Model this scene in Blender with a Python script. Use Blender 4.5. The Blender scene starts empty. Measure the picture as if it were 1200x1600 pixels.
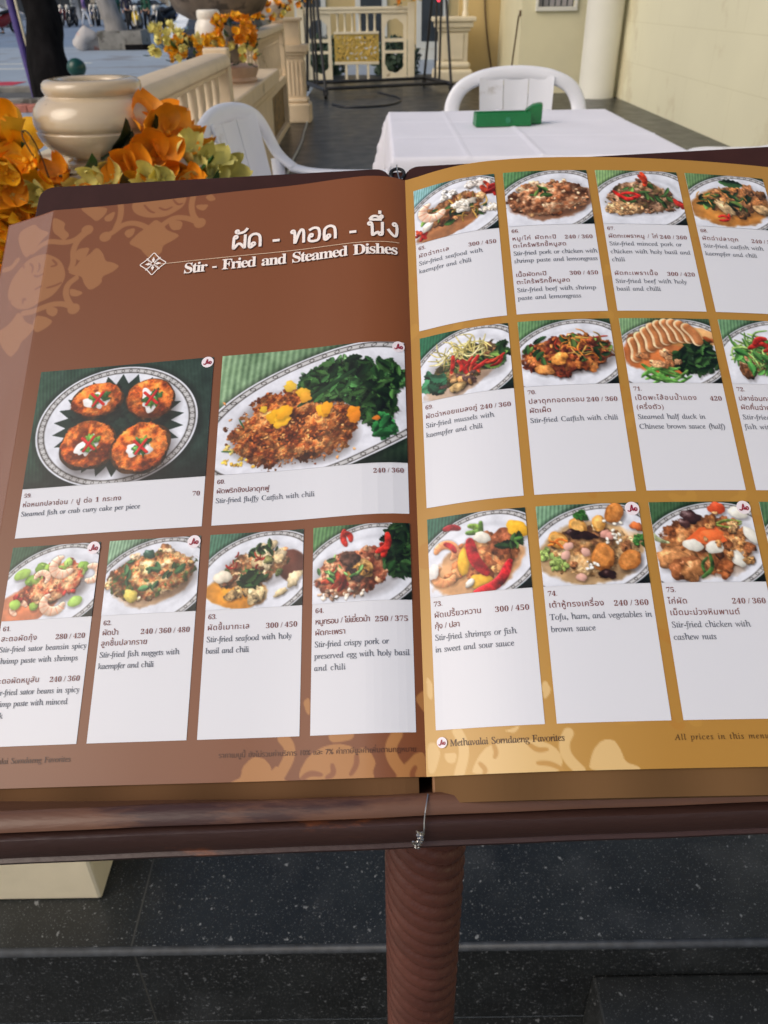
import bpy, bmesh, math, random
import numpy as np
from mathutils import Vector, Matrix

random.seed(7)
rng = np.random.default_rng(11)
S = bpy.context.scene
COL = S.collection
R = math.radians

# ------------------------------------------------------------------ camera
PITCH, ROLL = R(32.9), R(-0.8)
CAM = np.array([0, 0, 1.2])
FW = np.array([0, math.cos(PITCH), -math.sin(PITCH)])
_rt = np.array([1.0, 0, 0]); _up = np.cross(_rt, FW)
RT = math.cos(ROLL) * _rt + math.sin(ROLL) * _up
UPV = -math.sin(ROLL) * _rt + math.cos(ROLL) * _up
cd = bpy.data.cameras.new('camera'); cam = bpy.data.objects.new('camera', cd); COL.objects.link(cam)
cam.matrix_world = Matrix(((RT[0], UPV[0], -FW[0], CAM[0]), (RT[1], UPV[1], -FW[1], CAM[1]),
                           (RT[2], UPV[2], -FW[2], CAM[2]), (0, 0, 0, 1)))
cd.sensor_fit = 'VERTICAL'; cd.sensor_height = 24.0; cd.lens = 24.0 * 1250 / 1600
cd.clip_start = 0.02; cd.clip_end = 3000
cd.dof.use_dof = True; cd.dof.focus_distance = 0.50; cd.dof.aperture_fstop = cd.lens / 1.45
S.camera = cam

# ------------------------------------------------------------------ light
SUN_EL, SUN_AZ = R(40), R(240)        # azimuth from +Y, clockwise: behind and to the left
w = bpy.data.worlds.new('World'); S.world = w; w.use_nodes = True
nt = w.node_tree
sky = nt.nodes.new('ShaderNodeTexSky'); sky.sky_type = 'NISHITA'; sky.sun_disc = False
sky.sun_elevation = SUN_EL; sky.sun_rotation = SUN_AZ; sky.air_density = 1.0; sky.dust_density = 3.0
bg = nt.nodes['Background']; bg.inputs['Strength'].default_value = 0.106
nt.links.new(sky.outputs[0], bg.inputs['Color'])
sl = bpy.data.lights.new('sun', 'SUN'); sl.energy = 1.15; sl.angle = R(45); sl.color = (1, .91, .79)
so = bpy.data.objects.new('sun', sl); COL.objects.link(so)
sd = Vector((math.sin(SUN_AZ) * math.cos(SUN_EL), math.cos(SUN_AZ) * math.cos(SUN_EL), math.sin(SUN_EL)))
so.rotation_euler = sd.to_track_quat('Z', 'Y').to_euler(); so.location = (-4, -4, 8)
S.view_settings.view_transform = 'Standard'; S.view_settings.look = 'None'
S.view_settings.exposure = 0.2; S.view_settings.gamma = 1.0
S.cycles.max_bounces = 6; S.cycles.use_denoising = True
try: S.cycles.denoiser = 'OPENIMAGEDENOISE'
except Exception: pass

# ------------------------------------------------------------------ helpers
def lin(c):
    c = np.asarray(c, float) / 255.0
    return np.where(c <= .04045, c / 12.92, ((c + .055) / 1.055) ** 2.4)

def mat(name, rgb, rough=.5, var=.12, scale=20, bump=0.0, bscale=60, metal=0, spec=.5, dirt=None, dscale=5, dth=.6, coat=0, aniso=None):
    """principled material whose colour wanders with object-space noise, plus optional stains and bump"""
    m = bpy.data.materials.new(name); m.use_nodes = True
    n = m.node_tree.nodes; l = m.node_tree.links; b = n['Principled BSDF']
    tc = n.new('ShaderNodeTexCoord'); src = tc.outputs['Object']
    if aniso:
        mp = n.new('ShaderNodeMapping'); mp.inputs['Scale'].default_value = aniso
        l.new(src, mp.inputs['Vector']); src = mp.outputs[0]
    nz = n.new('ShaderNodeTexNoise'); nz.inputs['Scale'].default_value = scale; nz.inputs['Detail'].default_value = 5
    l.new(src, nz.inputs['Vector'])
    rp = n.new('ShaderNodeValToRGB')
    c = np.array(rgb, float)
    rp.color_ramp.elements[0].position = .3; rp.color_ramp.elements[1].position = .7
    rp.color_ramp.elements[0].color = (*np.clip(c * (1 - var), 0, 1), 1)
    rp.color_ramp.elements[1].color = (*np.clip(c * (1 + var), 0, 1), 1)
    l.new(nz.outputs['Fac'], rp.inputs[0]); out = rp.outputs[0]
    if dirt is not None:
        dn = n.new('ShaderNodeTexNoise'); dn.inputs['Scale'].default_value = dscale; dn.inputs['Detail'].default_value = 8
        dn.inputs['Roughness'].default_value = .65
        l.new(src, dn.inputs['Vector'])
        dr = n.new('ShaderNodeValToRGB'); dr.color_ramp.elements[0].position = dth; dr.color_ramp.elements[1].position = dth + .06
        l.new(dn.outputs['Fac'], dr.inputs[0])
        mx = n.new('ShaderNodeMix'); mx.data_type = 'RGBA'
        l.new(dr.outputs[0], mx.inputs[0]); l.new(out, mx.inputs[6]); mx.inputs[7].default_value = (*dirt, 1)
        out = mx.outputs[2]
    l.new(out, b.inputs['Base Color'])
    b.inputs['Roughness'].default_value = rough; b.inputs['Metallic'].default_value = metal
    b.inputs['Specular IOR Level'].default_value = spec; b.inputs['Coat Weight'].default_value = coat
    if bump:
        bn = n.new('ShaderNodeTexNoise'); bn.inputs['Scale'].default_value = bscale; bn.inputs['Detail'].default_value = 6
        l.new(src, bn.inputs['Vector'])
        bp = n.new('ShaderNodeBump'); bp.inputs['Strength'].default_value = bump; bp.inputs['Distance'].default_value = .01
        l.new(bn.outputs['Fac'], bp.inputs['Height']); l.new(bp.outputs[0], b.inputs['Normal'])
    return m

def rgb(r, g, b): return tuple(lin((r, g, b)))

class Geo:
    """collects shapes into one mesh"""
    def __init__(s): s.v = []; s.f = []
    def add(s, vs, fs):
        o = len(s.v); s.v += [tuple(map(float, p)) for p in vs]; s.f += [tuple(i + o for i in f) for f in fs]; return s
    def box(s, c, d, rz=0, ax=None):
        hx, hy, hz = d[0] / 2, d[1] / 2, d[2] / 2
        vs = [(x, y, z) for z in (-hz, hz) for x, y in ((-hx, -hy), (hx, -hy), (hx, hy), (-hx, hy))]
        ca, sa = math.cos(rz), math.sin(rz)
        vs = [(c[0] + x * ca - y * sa, c[1] + x * sa + y * ca, c[2] + z) for x, y, z in vs]
        return s.add(vs, [(3, 2, 1, 0), (4, 5, 6, 7), (0, 1, 5, 4), (1, 2, 6, 5), (2, 3, 7, 6), (3, 0, 4, 7)])
    def bb(s, x0, x1, y0, y1, z0, z1): return s.box(((x0 + x1) / 2, (y0 + y1) / 2, (z0 + z1) / 2), (x1 - x0, y1 - y0, z1 - z0))
    def lathe(s, prof, n=32, c=(0, 0, 0), cap=True):
        vs = []; fs = []
        for r, z in prof:
            for k in range(n):
                a = 2 * math.pi * k / n; vs.append((c[0] + r * math.cos(a), c[1] + r * math.sin(a), c[2] + z))
        m = len(prof)
        for i in range(m - 1):
            for k in range(n):
                k2 = (k + 1) % n; fs.append((i * n + k, i * n + k2, (i + 1) * n + k2, (i + 1) * n + k))
        if cap: fs.append(tuple(range(n - 1, -1, -1))); fs.append(tuple((m - 1) * n + k for k in range(n)))
        return s.add(vs, fs)
    def tube(s, path, r, n=10, flat=1.0, upv=(0, 0, 1), cap=True, smooth=0):
        P = [Vector(p) for p in path]
        rr = list(r) if hasattr(r, '__len__') else [r] * len(P)
        for _ in range(smooth):
            Q = [P[0]]; q = [rr[0]]
            for i in range(len(P) - 1):
                Q += [P[i] * .75 + P[i + 1] * .25, P[i] * .25 + P[i + 1] * .75]
                q += [rr[i] * .75 + rr[i + 1] * .25, rr[i] * .25 + rr[i + 1] * .75]
            Q.append(P[-1]); q.append(rr[-1]); P, rr = Q, q
        vs = []; fs = []; U = Vector(upv)
        for i, p in enumerate(P):
            t = (P[min(i + 1, len(P) - 1)] - P[max(i - 1, 0)]).normalized()
            a = t.cross(U)
            if a.length < 1e-3: a = t.cross(Vector((0.3, 1, 0)))
            a.normalize(); b = a.cross(t).normalized(); U = b if i and upv == (0, 0, 1) else U
            for k in range(n):
                th = 2 * math.pi * k / n
                vs.append(p + a * (math.cos(th) * rr[i]) + b * (math.sin(th) * rr[i] * flat))
        for i in range(len(P) - 1):
            for k in range(n):
                k2 = (k + 1) % n; fs.append((i * n + k, i * n + k2, (i + 1) * n + k2, (i + 1) * n + k))
        if cap: fs.append(tuple(range(n - 1, -1, -1))); fs.append(tuple((len(P) - 1) * n + k for k in range(n)))
        return s.add(vs, fs)
    def extrude(s, poly, A, B):
        """polygon (3-D points) swept from offset A to offset B"""
        n = len(poly); A = Vector(A); B = Vector(B)
        vs = [Vector(p) + A for p in poly] + [Vector(p) + B for p in poly]
        fs = [tuple(range(n - 1, -1, -1)), tuple(range(n, 2 * n))] + [(i, (i + 1) % n, (i + 1) % n + n, i + n) for i in range(n)]
        return s.add(vs, fs)
    def ball(s, c, r, n=16, m=10, sc=(1, 1, 1)):
        vs = [(c[0], c[1], c[2] - r * sc[2])]; fs = []
        for i in range(1, m):
            ph = math.pi * i / m - math.pi / 2
            for k in range(n):
                a = 2 * math.pi * k / n
                vs.append((c[0] + r * sc[0] * math.cos(ph) * math.cos(a), c[1] + r * sc[1] * math.cos(ph) * math.sin(a), c[2] + r * sc[2] * math.sin(ph)))
        vs.append((c[0], c[1], c[2] + r * sc[2])); L = len(vs) - 1
        for k in range(n):
            k2 = (k + 1) % n; fs.append((0, 1 + k2, 1 + k)); fs.append((L, L - n + k, L - n + k2))
            for i in range(m - 2): fs.append((1 + i * n + k, 1 + i * n + k2, 1 + (i + 1) * n + k2, 1 + (i + 1) * n + k))
        return s.add(vs, fs)
    def jitter(s, a, f=3.0, seed=0):
        from mathutils import noise
        for i, p in enumerate(s.v):
            q = Vector(p); d = noise.noise_vector(q * f + Vector((seed, 0, 0))) * a
            s.v[i] = (p[0] + d[0], p[1] + d[1], p[2] + d[2])
        return s
    def obj(s, name, m, parent=None, smooth=35, bevel=0, seg=2, subd=0):
        me = bpy.data.meshes.new(name); me.from_pydata(s.v, [], s.f); me.update()
        o = bpy.data.objects.new(name, me); COL.objects.link(o)
        if m: me.materials.append(m)
        if smooth:
            me.polygons.foreach_set('use_smooth', [True] * len(me.polygons))
            if smooth < 180: me.set_sharp_from_angle(angle=R(smooth))
        if bevel:
            b = o.modifiers.new('bevel', 'BEVEL'); b.width = bevel; b.segments = seg; b.limit_method = 'ANGLE'; b.angle_limit = R(40)
        if subd:
            b = o.modifiers.new('subd', 'SUBSURF'); b.levels = b.render_levels = subd
        if parent: o.parent = parent
        return o

def tag(o, label=None, cat=None, group=None, kind=None):
    if label: o['label'] = label
    if cat: o['category'] = cat
    if group: o['group'] = group
    if kind: o['kind'] = kind
    return o

def thing(name, label, cat, loc=(0, 0, 0), rz=0, group=None):
    o = bpy.data.objects.new(name, None); COL.objects.link(o); o.empty_display_size = .1
    o.location = loc; o.rotation_euler = (0, 0, rz)
    return tag(o, label, cat, group)

def copy_tree(o, parent=None):
    c = o.copy(); COL.objects.link(c); c.parent = parent
    for ch in [x for x in bpy.data.objects if x.parent == o]: copy_tree(ch, c)
    return c

# ------------------------------------------------------------------ materials
M = {}
def granite(name, base, fleck, rough):
    m = mat(name, base, rough, .35, 9)
    n = m.node_tree.nodes; l = m.node_tree.links; b = n['Principled BSDF']
    src = b.inputs['Base Color'].links[0].from_socket
    tc = [x for x in n if x.type == 'TEX_COORD'][0]
    for sc, lo, hi, amt in ((190, .65, .73, .55), (420, .62, .72, .5), (80, .665, .72, .55), (7, .52, .80, .08)):
        nz = n.new('ShaderNodeTexNoise'); nz.inputs['Scale'].default_value = sc; nz.inputs['Detail'].default_value = 3
        l.new(tc.outputs['Object'], nz.inputs['Vector'])
        rp = n.new('ShaderNodeValToRGB'); rp.color_ramp.elements[0].position = lo; rp.color_ramp.elements[1].position = hi
        rp.color_ramp.elements[1].color = (amt, amt, amt, 1)
        l.new(nz.outputs['Fac'], rp.inputs[0])
        mx = n.new('ShaderNodeMix'); mx.data_type = 'RGBA'
        l.new(rp.outputs[0], mx.inputs[0]); l.new(src, mx.inputs[6]); mx.inputs[7].default_value = (*fleck, 1); src = mx.outputs[2]
    # sawn joints every 1.2 m across, 0.9 m along
    sp = n.new('ShaderNodeSeparateXYZ'); l.new(tc.outputs['Object'], sp.inputs[0])
    fac = None
    for ax, off, per in (('X', .39 + 12, 1.2), ('Y', 12 - .35, .9)):
        a = n.new('ShaderNodeMath'); a.operation = 'ADD'; l.new(sp.outputs[ax], a.inputs[0]); a.inputs[1].default_value = off
        p = n.new('ShaderNodeMath'); p.operation = 'PINGPONG'; l.new(a.outputs[0], p.inputs[0]); p.inputs[1].default_value = per / 2
        t = n.new('ShaderNodeMath'); t.operation = 'LESS_THAN'; l.new(p.outputs[0], t.inputs[0]); t.inputs[1].default_value = .0014
        if fac is None: fac = t.outputs[0]
        else:
            mxm = n.new('ShaderNodeMath'); mxm.operation = 'MAXIMUM'; l.new(fac, mxm.inputs[0]); l.new(t.outputs[0], mxm.inputs[1]); fac = mxm.outputs[0]
    mx = n.new('ShaderNodeMix'); mx.data_type = 'RGBA'; l.new(fac, mx.inputs[0]); l.new(src, mx.inputs[6]); mx.inputs[7].default_value = (.05, .05, .045, 1)
    l.new(mx.outputs[2], b.inputs['Base Color'])
    rn = n.new('ShaderNodeTexNoise'); rn.inputs['Scale'].default_value = 6; l.new(tc.outputs['Object'], rn.inputs['Vector'])
    mr = n.new('ShaderNodeMapRange'); mr.inputs[3].default_value = rough - .1; mr.inputs[4].default_value = rough + .15
    l.new(rn.outputs['Fac'], mr.inputs[0]); l.new(mr.outputs[0], b.inputs['Roughness'])
    return m
M['granite'] = granite('dark_granite', (.011, .013, .013), (.36, .37, .37), .33)
M['granite2'] = granite('lower_granite', (.012, .014, .0145), (.27, .28, .29), .45)
M['nose'] = mat('polished_edge', (.034, .039, .046), .55, .35, 60)
M['cream'] = mat('cream_paint', rgb(225, 212, 182), .45, .06, 6, .12, 30, dirt=rgb(170, 150, 118), dscale=3.5, dth=.66)
M['cream2'] = mat('aged_cream_paint', rgb(220, 197, 164), .5, .07, 8, .15, 40, dirt=rgb(160, 136, 100), dscale=5, dth=.62)
M['urn'] = mat('glazed_ceramic', rgb(202, 180, 148), .16, .08, 5, .03, 30, dirt=rgb(104, 80, 60), dscale=22, dth=.645, coat=.5)
M['urnw'] = mat('white_ceramic', rgb(228, 220, 205), .25, .04, 10, dirt=rgb(170, 150, 128), dscale=20, dth=.7)
M['plastic'] = mat('white_plastic', rgb(225, 225, 230), .35, .02, 8, .04, 25, dirt=rgb(196, 192, 190), dscale=4, dth=.62)
M['cloth'] = mat('white_tablecloth', rgb(230, 228, 236), .85, .03, 4, .25, 7)
M['green_pl'] = mat('green_plastic', rgb(20, 112, 58), .35, .08, 20)
M['black_metal'] = mat('black_metal', (.012, .012, .014), .45, .2, 20)
M['rubber'] = mat('black_rubber', (.012, .012, .012), .7, .2, 30)
M['wood'] = mat('worn_brown_wood', rgb(60, 39, 34), .40, .16, 14, .07, 260, dirt=rgb(124, 70, 42), dscale=14, dth=.62, aniso=(.5, 1.5, 1.5))
M['wood_pale'] = mat('rubbed_wood', rgb(108, 72, 52), .42, .2, 16, .08, 260, dirt=rgb(66, 40, 34), dscale=8, dth=.52, aniso=(.32, 1.8, 1.8))
M['iron'] = mat('brown_cast_iron', rgb(92, 55, 45), .34, .2, 25, .12, 120, dirt=rgb(132, 78, 48), dscale=20, dth=.70)
M['cover'] = mat('dark_brown_leatherette', rgb(58, 32, 28), .6, .1, 60, .05, 900, spec=.18)
M['wire'] = mat('steel_wire', (.55, .53, .5), .3, .1, 50, metal=1)
M['tan'] = mat('tan_leather', rgb(150, 108, 74), .6, .15, 80)
M['petal_o'] = mat('orange_petal', rgb(240, 148, 16), .6, .22, 22)
M['petal_y'] = mat('golden_petal', rgb(246, 176, 18), .6, .2, 22)
M['petal_p'] = mat('pale_yellow_petal', rgb(224, 212, 124), .6, .18, 22)
M['petal_b'] = mat('pale_blue_petal', rgb(120, 160, 205), .6, .15, 22)
M['leaf'] = mat('cloth_leaf', rgb(46, 84, 34), .55, .35, 18)
M['shrub'] = mat('shrub_leaf', rgb(58, 78, 58), .6, .4, 9)
M['leafd'] = mat('dark_cloth_leaf', rgb(22, 44, 26), .5, .3, 18)
M['stem'] = mat('stem', rgb(92, 76, 44), .6, .2, 40)
M['wall'] = None
M['ochre'] = mat('ochre_wall', rgb(204, 178, 122), .6, .05, 2, .1, 40)  # even tan, deeper than the pale end wall
M['pale'] = mat('pale_cream_wall_paint', rgb(222, 214, 178), .6, .04, 2, .1, 40)
M['white_wall'] = mat('white_column_paint', rgb(218, 216, 204), .6, .03, 3, .08, 40)
M['gold'] = mat('gilded_carving', rgb(212, 178, 92), .3, .3, 40, .4, 60, metal=.5)
M['bark_d'] = mat('dark_bark', (.010, .009, .009), .95, .6, 7, 1.0, 14, dirt=(.03, .03, .033), dscale=9, dth=.66, aniso=(1, 1, .35), spec=.1)
M['bark_g'] = mat('grey_bark', rgb(142, 138, 134), .85, .25, 5, .6, 10, aniso=(1, 1, .4))
M['concrete'] = mat('weathered_concrete', rgb(140, 136, 128), .85, .25, 4, .5, 12, dirt=rgb(92, 88, 80), dscale=3, dth=.57)
M['stone'] = mat('rough_brown_stone', rgb(128, 112, 96), .8, .35, 6, .9, 9, dirt=rgb(84, 74, 66), dscale=5, dth=.56)
M['brick'] = mat('red_brick', rgb(186, 116, 98), .8, .2, 10, .3, 30)
M['asphalt'] = mat('street_asphalt', rgb(126, 143, 164), .55, .1, .35, .2, 60, dirt=rgb(118, 126, 138), dscale=.35, dth=.56)  # blue of the sky light is mixed into the asphalt tone
M['pave'] = mat('pavement_concrete', rgb(158, 170, 182), .6, .1, .5, .15, 40, dirt=rgb(140, 144, 150), dscale=.5, dth=.56)
M['red'] = mat('red_paint', rgb(196, 40, 60), .6, .15, 6)
M['terracotta'] = mat('pinkish_terracotta', rgb(190, 158, 134), .6, .1, 20)
M['glass'] = mat('dark_window_glass', (.05, .06, .07), .1, .2, 2)
M['bollard'] = mat('dark_green_paint', rgb(14, 66, 56), .3, .15, 12)
M['cable'] = mat('brown_cable', rgb(92, 72, 48), .6, .1, 30)
M['cable_w'] = mat('pale_cable', rgb(170, 168, 160), .6, .1, 30)

def block_wall():
    m = mat('painted_block_wall', rgb(228, 223, 192), .55, .03, 1.2, .08, 40, dirt=rgb(216, 208, 176), dscale=1.1, dth=.56)
    n = m.node_tree.nodes; l = m.node_tree.links; b = n['Principled BSDF']
    tc = [x for x in n if x.type == 'TEX_COORD'][0]
    src = b.inputs['Base Color'].links[0].from_socket
    sp = n.new('ShaderNodeSeparateXYZ'); l.new(tc.outputs['Object'], sp.inputs[0])
    cb = n.new('ShaderNodeCombineXYZ'); l.new(sp.outputs['Y'], cb.inputs[0]); l.new(sp.outputs['Z'], cb.inputs[1])
    br = n.new('ShaderNodeTexBrick'); l.new(cb.outputs[0], br.inputs['Vector'])
    br.inputs['Scale'].default_value = 1; br.inputs['Brick Width'].default_value = 1.25; br.inputs['Row Height'].default_value = .44
    br.inputs['Mortar Size'].default_value = .005; br.inputs['Mortar Smooth'].default_value = .4
    br.inputs['Color1'].default_value = br.inputs['Color2'].default_value = (1, 1, 1, 1); br.inputs['Mortar'].default_value = (.90, .89, .85, 1)
    mx = n.new('ShaderNodeMix'); mx.data_type = 'RGBA'; mx.blend_type = 'MULTIPLY'; mx.inputs[0].default_value = 1
    l.new(src, mx.inputs[6]); l.new(br.outputs['Color'], mx.inputs[7]); l.new(mx.outputs[2], b.inputs['Base Color'])
    return m
M['wall'] = block_wall()

def print_mat(name, rough, spec=.5):
    m = bpy.data.materials.new(name); m.use_nodes = True
    n = m.node_tree.nodes; l = m.node_tree.links; b = n['Principled BSDF']
    at = n.new('ShaderNodeAttribute'); at.attribute_name = 'ink'
    tc = n.new('ShaderNodeTexCoord'); nz = n.new('ShaderNodeTexNoise'); nz.inputs['Scale'].default_value = 9; l.new(tc.outputs['Object'], nz.inputs['Vector'])
    l.new(at.outputs['Color'], b.inputs['Base Color'])
    b.inputs['Roughness'].default_value = rough; b.inputs['Specular IOR Level'].default_value = spec
    bp = n.new('ShaderNodeBump'); bp.inputs['Strength'].default_value = .06; bp.inputs['Distance'].default_value = .004
    l.new(nz.outputs['Fac'], bp.inputs['Height']); l.new(bp.outputs[0], b.inputs['Normal'])
    return m
M['plaster'] = mat('shophouse_plaster', rgb(196, 190, 176), .8, .1, .6, .1, 4, dirt=rgb(150, 142, 130), dscale=.5, dth=.58)
M['print'] = print_mat('printed_paper', .36, .38); M['page_edge'] = print_mat('under_pages', .8, .05)
# ================================================================== THE PLACE
def stru(o, label=None):
    o['kind'] = 'structure'
    if label: o['label'] = label
    return o
g = Geo(); g.bb(-400, 400, -300, 700, -.45, -.25); stru(g.obj('street', M['asphalt'], smooth=0))
g = Geo(); g.bb(-16, 60, -30, 33, -.246, -.240)
stru(g.obj('pavement', M['pave'], smooth=0))
g = Geo(); g.bb(-.99, 3.19, .6605, 16.2, -.23, -.0125); stru(g.obj('terrace_base', M['granite2'], smooth=0))
g = Geo(); g.bb(-1.0, 3.25, .66, 16.2, -.012, 0); stru(g.obj('floor', M['granite'], smooth=0))
# rounded, polished nosing along the terrace edge
g = Geo(); g.extrude([(-1.0, y, z) for y, z in ((.6598, -.0125), (.653, -.0125), (.6505, -.0105), (.6505, -.006), (.6535, -.0015), (.6598, -.0002))], (0, 0, 0), (4.2, 0, 0)); stru(g.obj('step_edge', M['nose'], smooth=180))
g = Geo(); g.bb(.318, 3.0, .25, .6585, -.238, -.100); tag(g.obj('stone_block', M['granite2'], smooth=0, bevel=.004), 'dark granite lower step block at the bottom right', 'stone block')

# long wall on the right with its window-less face of large painted blocks, and the end walls
g = Geo(); g.bb(3.2, 3.5, -3, 12.3, -.25, 3.6); tag(g.obj('wall', M['wall'], smooth=0), 'long cream block wall along the right side of the terrace', 'wall')
ew = thing('end_wall', 'pale cream end wall with a small window beside the white column', 'wall', (2.3, 12.75, 0))
def wk(o, p): o.matrix_parent_inverse = Matrix.Translation(-Vector(p.location)); return o
g = Geo(); g.bb(1.95, 3.6, 12.7, 12.95, -.25, 1.03); g.bb(1.95, 2.16, 12.7, 12.95, 1.03, 1.9); g.bb(2.66, 3.6, 12.7, 12.95, 1.03, 1.9); g.bb(1.95, 3.6, 12.7, 12.95, 1.9, 3.6); g.bb(1.953, 2.2, 12.952, 14.94, -.25, 3.6); wk(g.obj('wall_face', M['pale'], ew, smooth=0), ew)
g = Geo()
for x0, x1, z0, z1 in ((2.13, 2.69, .985, 1.035), (2.13, 2.165, 1.035, 1.9), (2.655, 2.69, 1.035, 1.9)): g.bb(x0, x1, 12.66, 12.74, z0, z1)
wn = wk(g.obj('window', M['white_wall'], ew, smooth=0, bevel=.004), ew)
g = Geo(); g.bb(2.165, 2.655, 12.79, 12.80, 1.035, 1.9); g.obj('pane', M['glass'], wn, smooth=0)
g = Geo(); vs = [];
for k in range(6): g.bb(2.17 + .082 * k, 2.17 + .082 * k + .06, 12.775, 12.783, 1.04, 1.88)
g.obj('curtain', mat('grey_curtain', rgb(150, 148, 150), .8, .2, 6), wn, smooth=0)
g = Geo(); g.bb(1.30, 2.4, 14.95, 15.2, -.25, 3.6); tag(g.obj('wall', M['ochre'], smooth=0), 'ochre wall section with hanging cables left of the pale end wall', 'wall')
g = Geo(); g.lathe([(.235, 0), (.235, .02), (.232, .03), (.236, 1.2), (.242, 3.6)], 48, (2.93, 12.10, 0)); tag(g.obj('column', M['white_wall'], smooth=40), 'round white column in the corner of the terrace', 'column')
for lab, pts, r in (('brown cable hanging down the ochre wall, nearer the carved fence', [(1.66, 14.93, 2.2), (1.69, 14.93, 1.1), (1.76, 14.93, .62), (1.86, 14.93, .16), (1.88, 14.93, .03)], .012),
                    ('brown cable looping from a small socket on the wall edge', [(1.945, 12.74, .97), (1.935, 12.86, .94), (1.94, 13.0, .72), (1.94, 13.2, .40), (1.94, 13.3, .04)], .010)):
    g = Geo(); g.tube(pts, r, 8, smooth=2); tag(g.obj('cable', M['cable'], smooth=180), lab, 'cable')
g = Geo(); g.bb(1.925, 1.955, 12.71, 12.77, .93, 1.0); tag(g.obj('socket', M['cable'], smooth=0, bevel=.006), 'small brown socket box where the looping wall cable starts', 'socket')
g = Geo(); g.bb(-6, 3.19, -2.4, .6598, -.2395, -.232); stru(g.obj('step', M['granite2'], smooth=0))
g = Geo(); g.tube([(-.80, 10.2, .012), (-.78, 9.2, .012), (-.74, 8.3, .012), (-.75, 7.2, .012), (-.70, 6.2, .012)], .012, 8, smooth=2); tag(g.obj('cable', M['cable_w'], smooth=180), 'pale cable lying on the floor along the balustrade foot', 'cable')
g = Geo(); g.tube([(.0, 13.0, .01), (.35, 12.2, .01), (.2, 11.4, .01), (-.4, 11.2, .01), (-.6, 11.6, .01)], .011, 8, smooth=2); tag(g.obj('cable', M['black_metal'], smooth=180), 'dark cable curling on the floor below the black rolling frame', 'cable')

# ------------------------------------------------------------------ balustrade, piers, pots
pier = thing('pier', 'cream end pier with a long low plinth under the large urn', 'pier', (-.66, 2.1, 0))
g = Geo(); g.bb(-.90, -.455, .735, 2.40, 0, .235); wk(g.obj('plinth', M['cream'], pier, smooth=0, bevel=.006), pier)
g = Geo(); g.bb(-.86, -.49, 2.00, 2.36, .235, .79); wk(g.obj('shaft', M['cream'], pier, smooth=0, bevel=.006), pier)
g = Geo(); g.bb(-.885, -.455, 1.975, 2.40, .79, .815); g.bb(-.90, -.44, 1.96, 2.415, .815, .862); wk(g.obj('cap', M['cream'], pier, smooth=0, bevel=.008), pier)

URN = [(.0, 0), (.070, 0), (.076, .005), (.076, .014), (.068, .019), (.067, .022), (.082, .027), (.101, .038), (.116, .053), (.1245, .070), (.1265, .080), (.1245, .0815), (.1245, .0860), (.1270, .0875), (.1285, .098), (.1275, .112), (.1225, .128), (.1130, .141), (.1015, .1495), (.0965, .152), (.0945, .155), (.0962, .158), (.0985, .163), (.0990, .170), (.0975, .178), (.092, .184), (.082, .1865), (.070, .1862), (.060, .184), (.056, .176), (.07, .14), (.08, .06), (.0, .05)]
def make_urn(label, loc, s, m):
    t = thing('urn', label, 'urn', loc)
    g = Geo(); g.lathe([(r * s, z * s) for r, z in URN], 72, cap=False); g.obj('bowl', m, t, smooth=60); return t
mu = make_urn('large glossy cream urn with a ribbed waist on the near pier', (-.664, 2.1, .860), 1.0, M['urn']); mu.scale = (1.13, 1.13, 1.0)

def petal_mesh(n_pet, r, cup, seed, wide=.62):
    """a cloth blossom: a ring of ruffled, pointed petals round a small heart"""
    g = Geo(); rr = random.Random(seed)
    for k in range(n_pet):
        a = 6.283 * k / n_pet + rr.uniform(-.2, .2); L = r * rr.uniform(.85, 1.15); W = r * wide * rr.uniform(.85, 1.15); c0 = cup * rr.uniform(.6, 1.4); tw = rr.uniform(-.5, .5)
        nu, nv = 11, 7; vs = []
        for i in range(nu):
            u = i / (nu - 1); wd = W * max(.16 * (1 - u), math.sin(math.pi * min(.985, (.10 + .88 * u ** .9)))  ** .75)
            for j in range(nv):
                v = j / (nv - 1) * 2 - 1
                x = L * (u * math.cos(c0 * u)); z = L * (u * math.sin(c0 * u)) + .09 * L * math.sin(u * 6 + k + v * 2) * abs(v) + .16 * W * v * v - .05 * W * (1 - abs(v)) * math.sin(u * 3.1) + tw * v * wd * .3
                y = v * wd / 2; vs.append((x * math.cos(a) - y * math.sin(a), x * math.sin(a) + y * math.cos(a), z))
        g.add(vs, [(i * nv + j, i * nv + j + 1, (i + 1) * nv + j + 1, (i + 1) * nv + j) for i in range(nu - 1) for j in range(nv - 1)])
    g.ball((0, 0, r * .10), r * .10, 8, 6)
    return g
def leaf_geo(L, W, seed):
    rr = random.Random(seed); g = Geo(); nu, nv = 8, 5; vs = []; b = rr.uniform(.3, .9)
    for i in range(nu):
        u = i / (nu - 1); wd = W * math.sin(math.pi * (.06 + .92 * u)) ** .9
        for j in range(nv):
            v = j / (nv - 1) * 2 - 1; vs.append((L * u * math.cos(b * u * .7), v * wd / 2, L * u * math.sin(b * u) * .6 - .22 * abs(v) * wd + .03 * L * math.sin(u * 9 + v * 2)))
    return g.add(vs, [(i * nv + j, i * nv + j + 1, (i + 1) * nv + j + 1, (i + 1) * nv + j) for i in range(nu - 1) for j in range(nv - 1)])
def mesh_of(geo, name, m):
    o = geo.obj(name, m, smooth=180); me = o.data; bpy.data.objects.remove(o); return me
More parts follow.
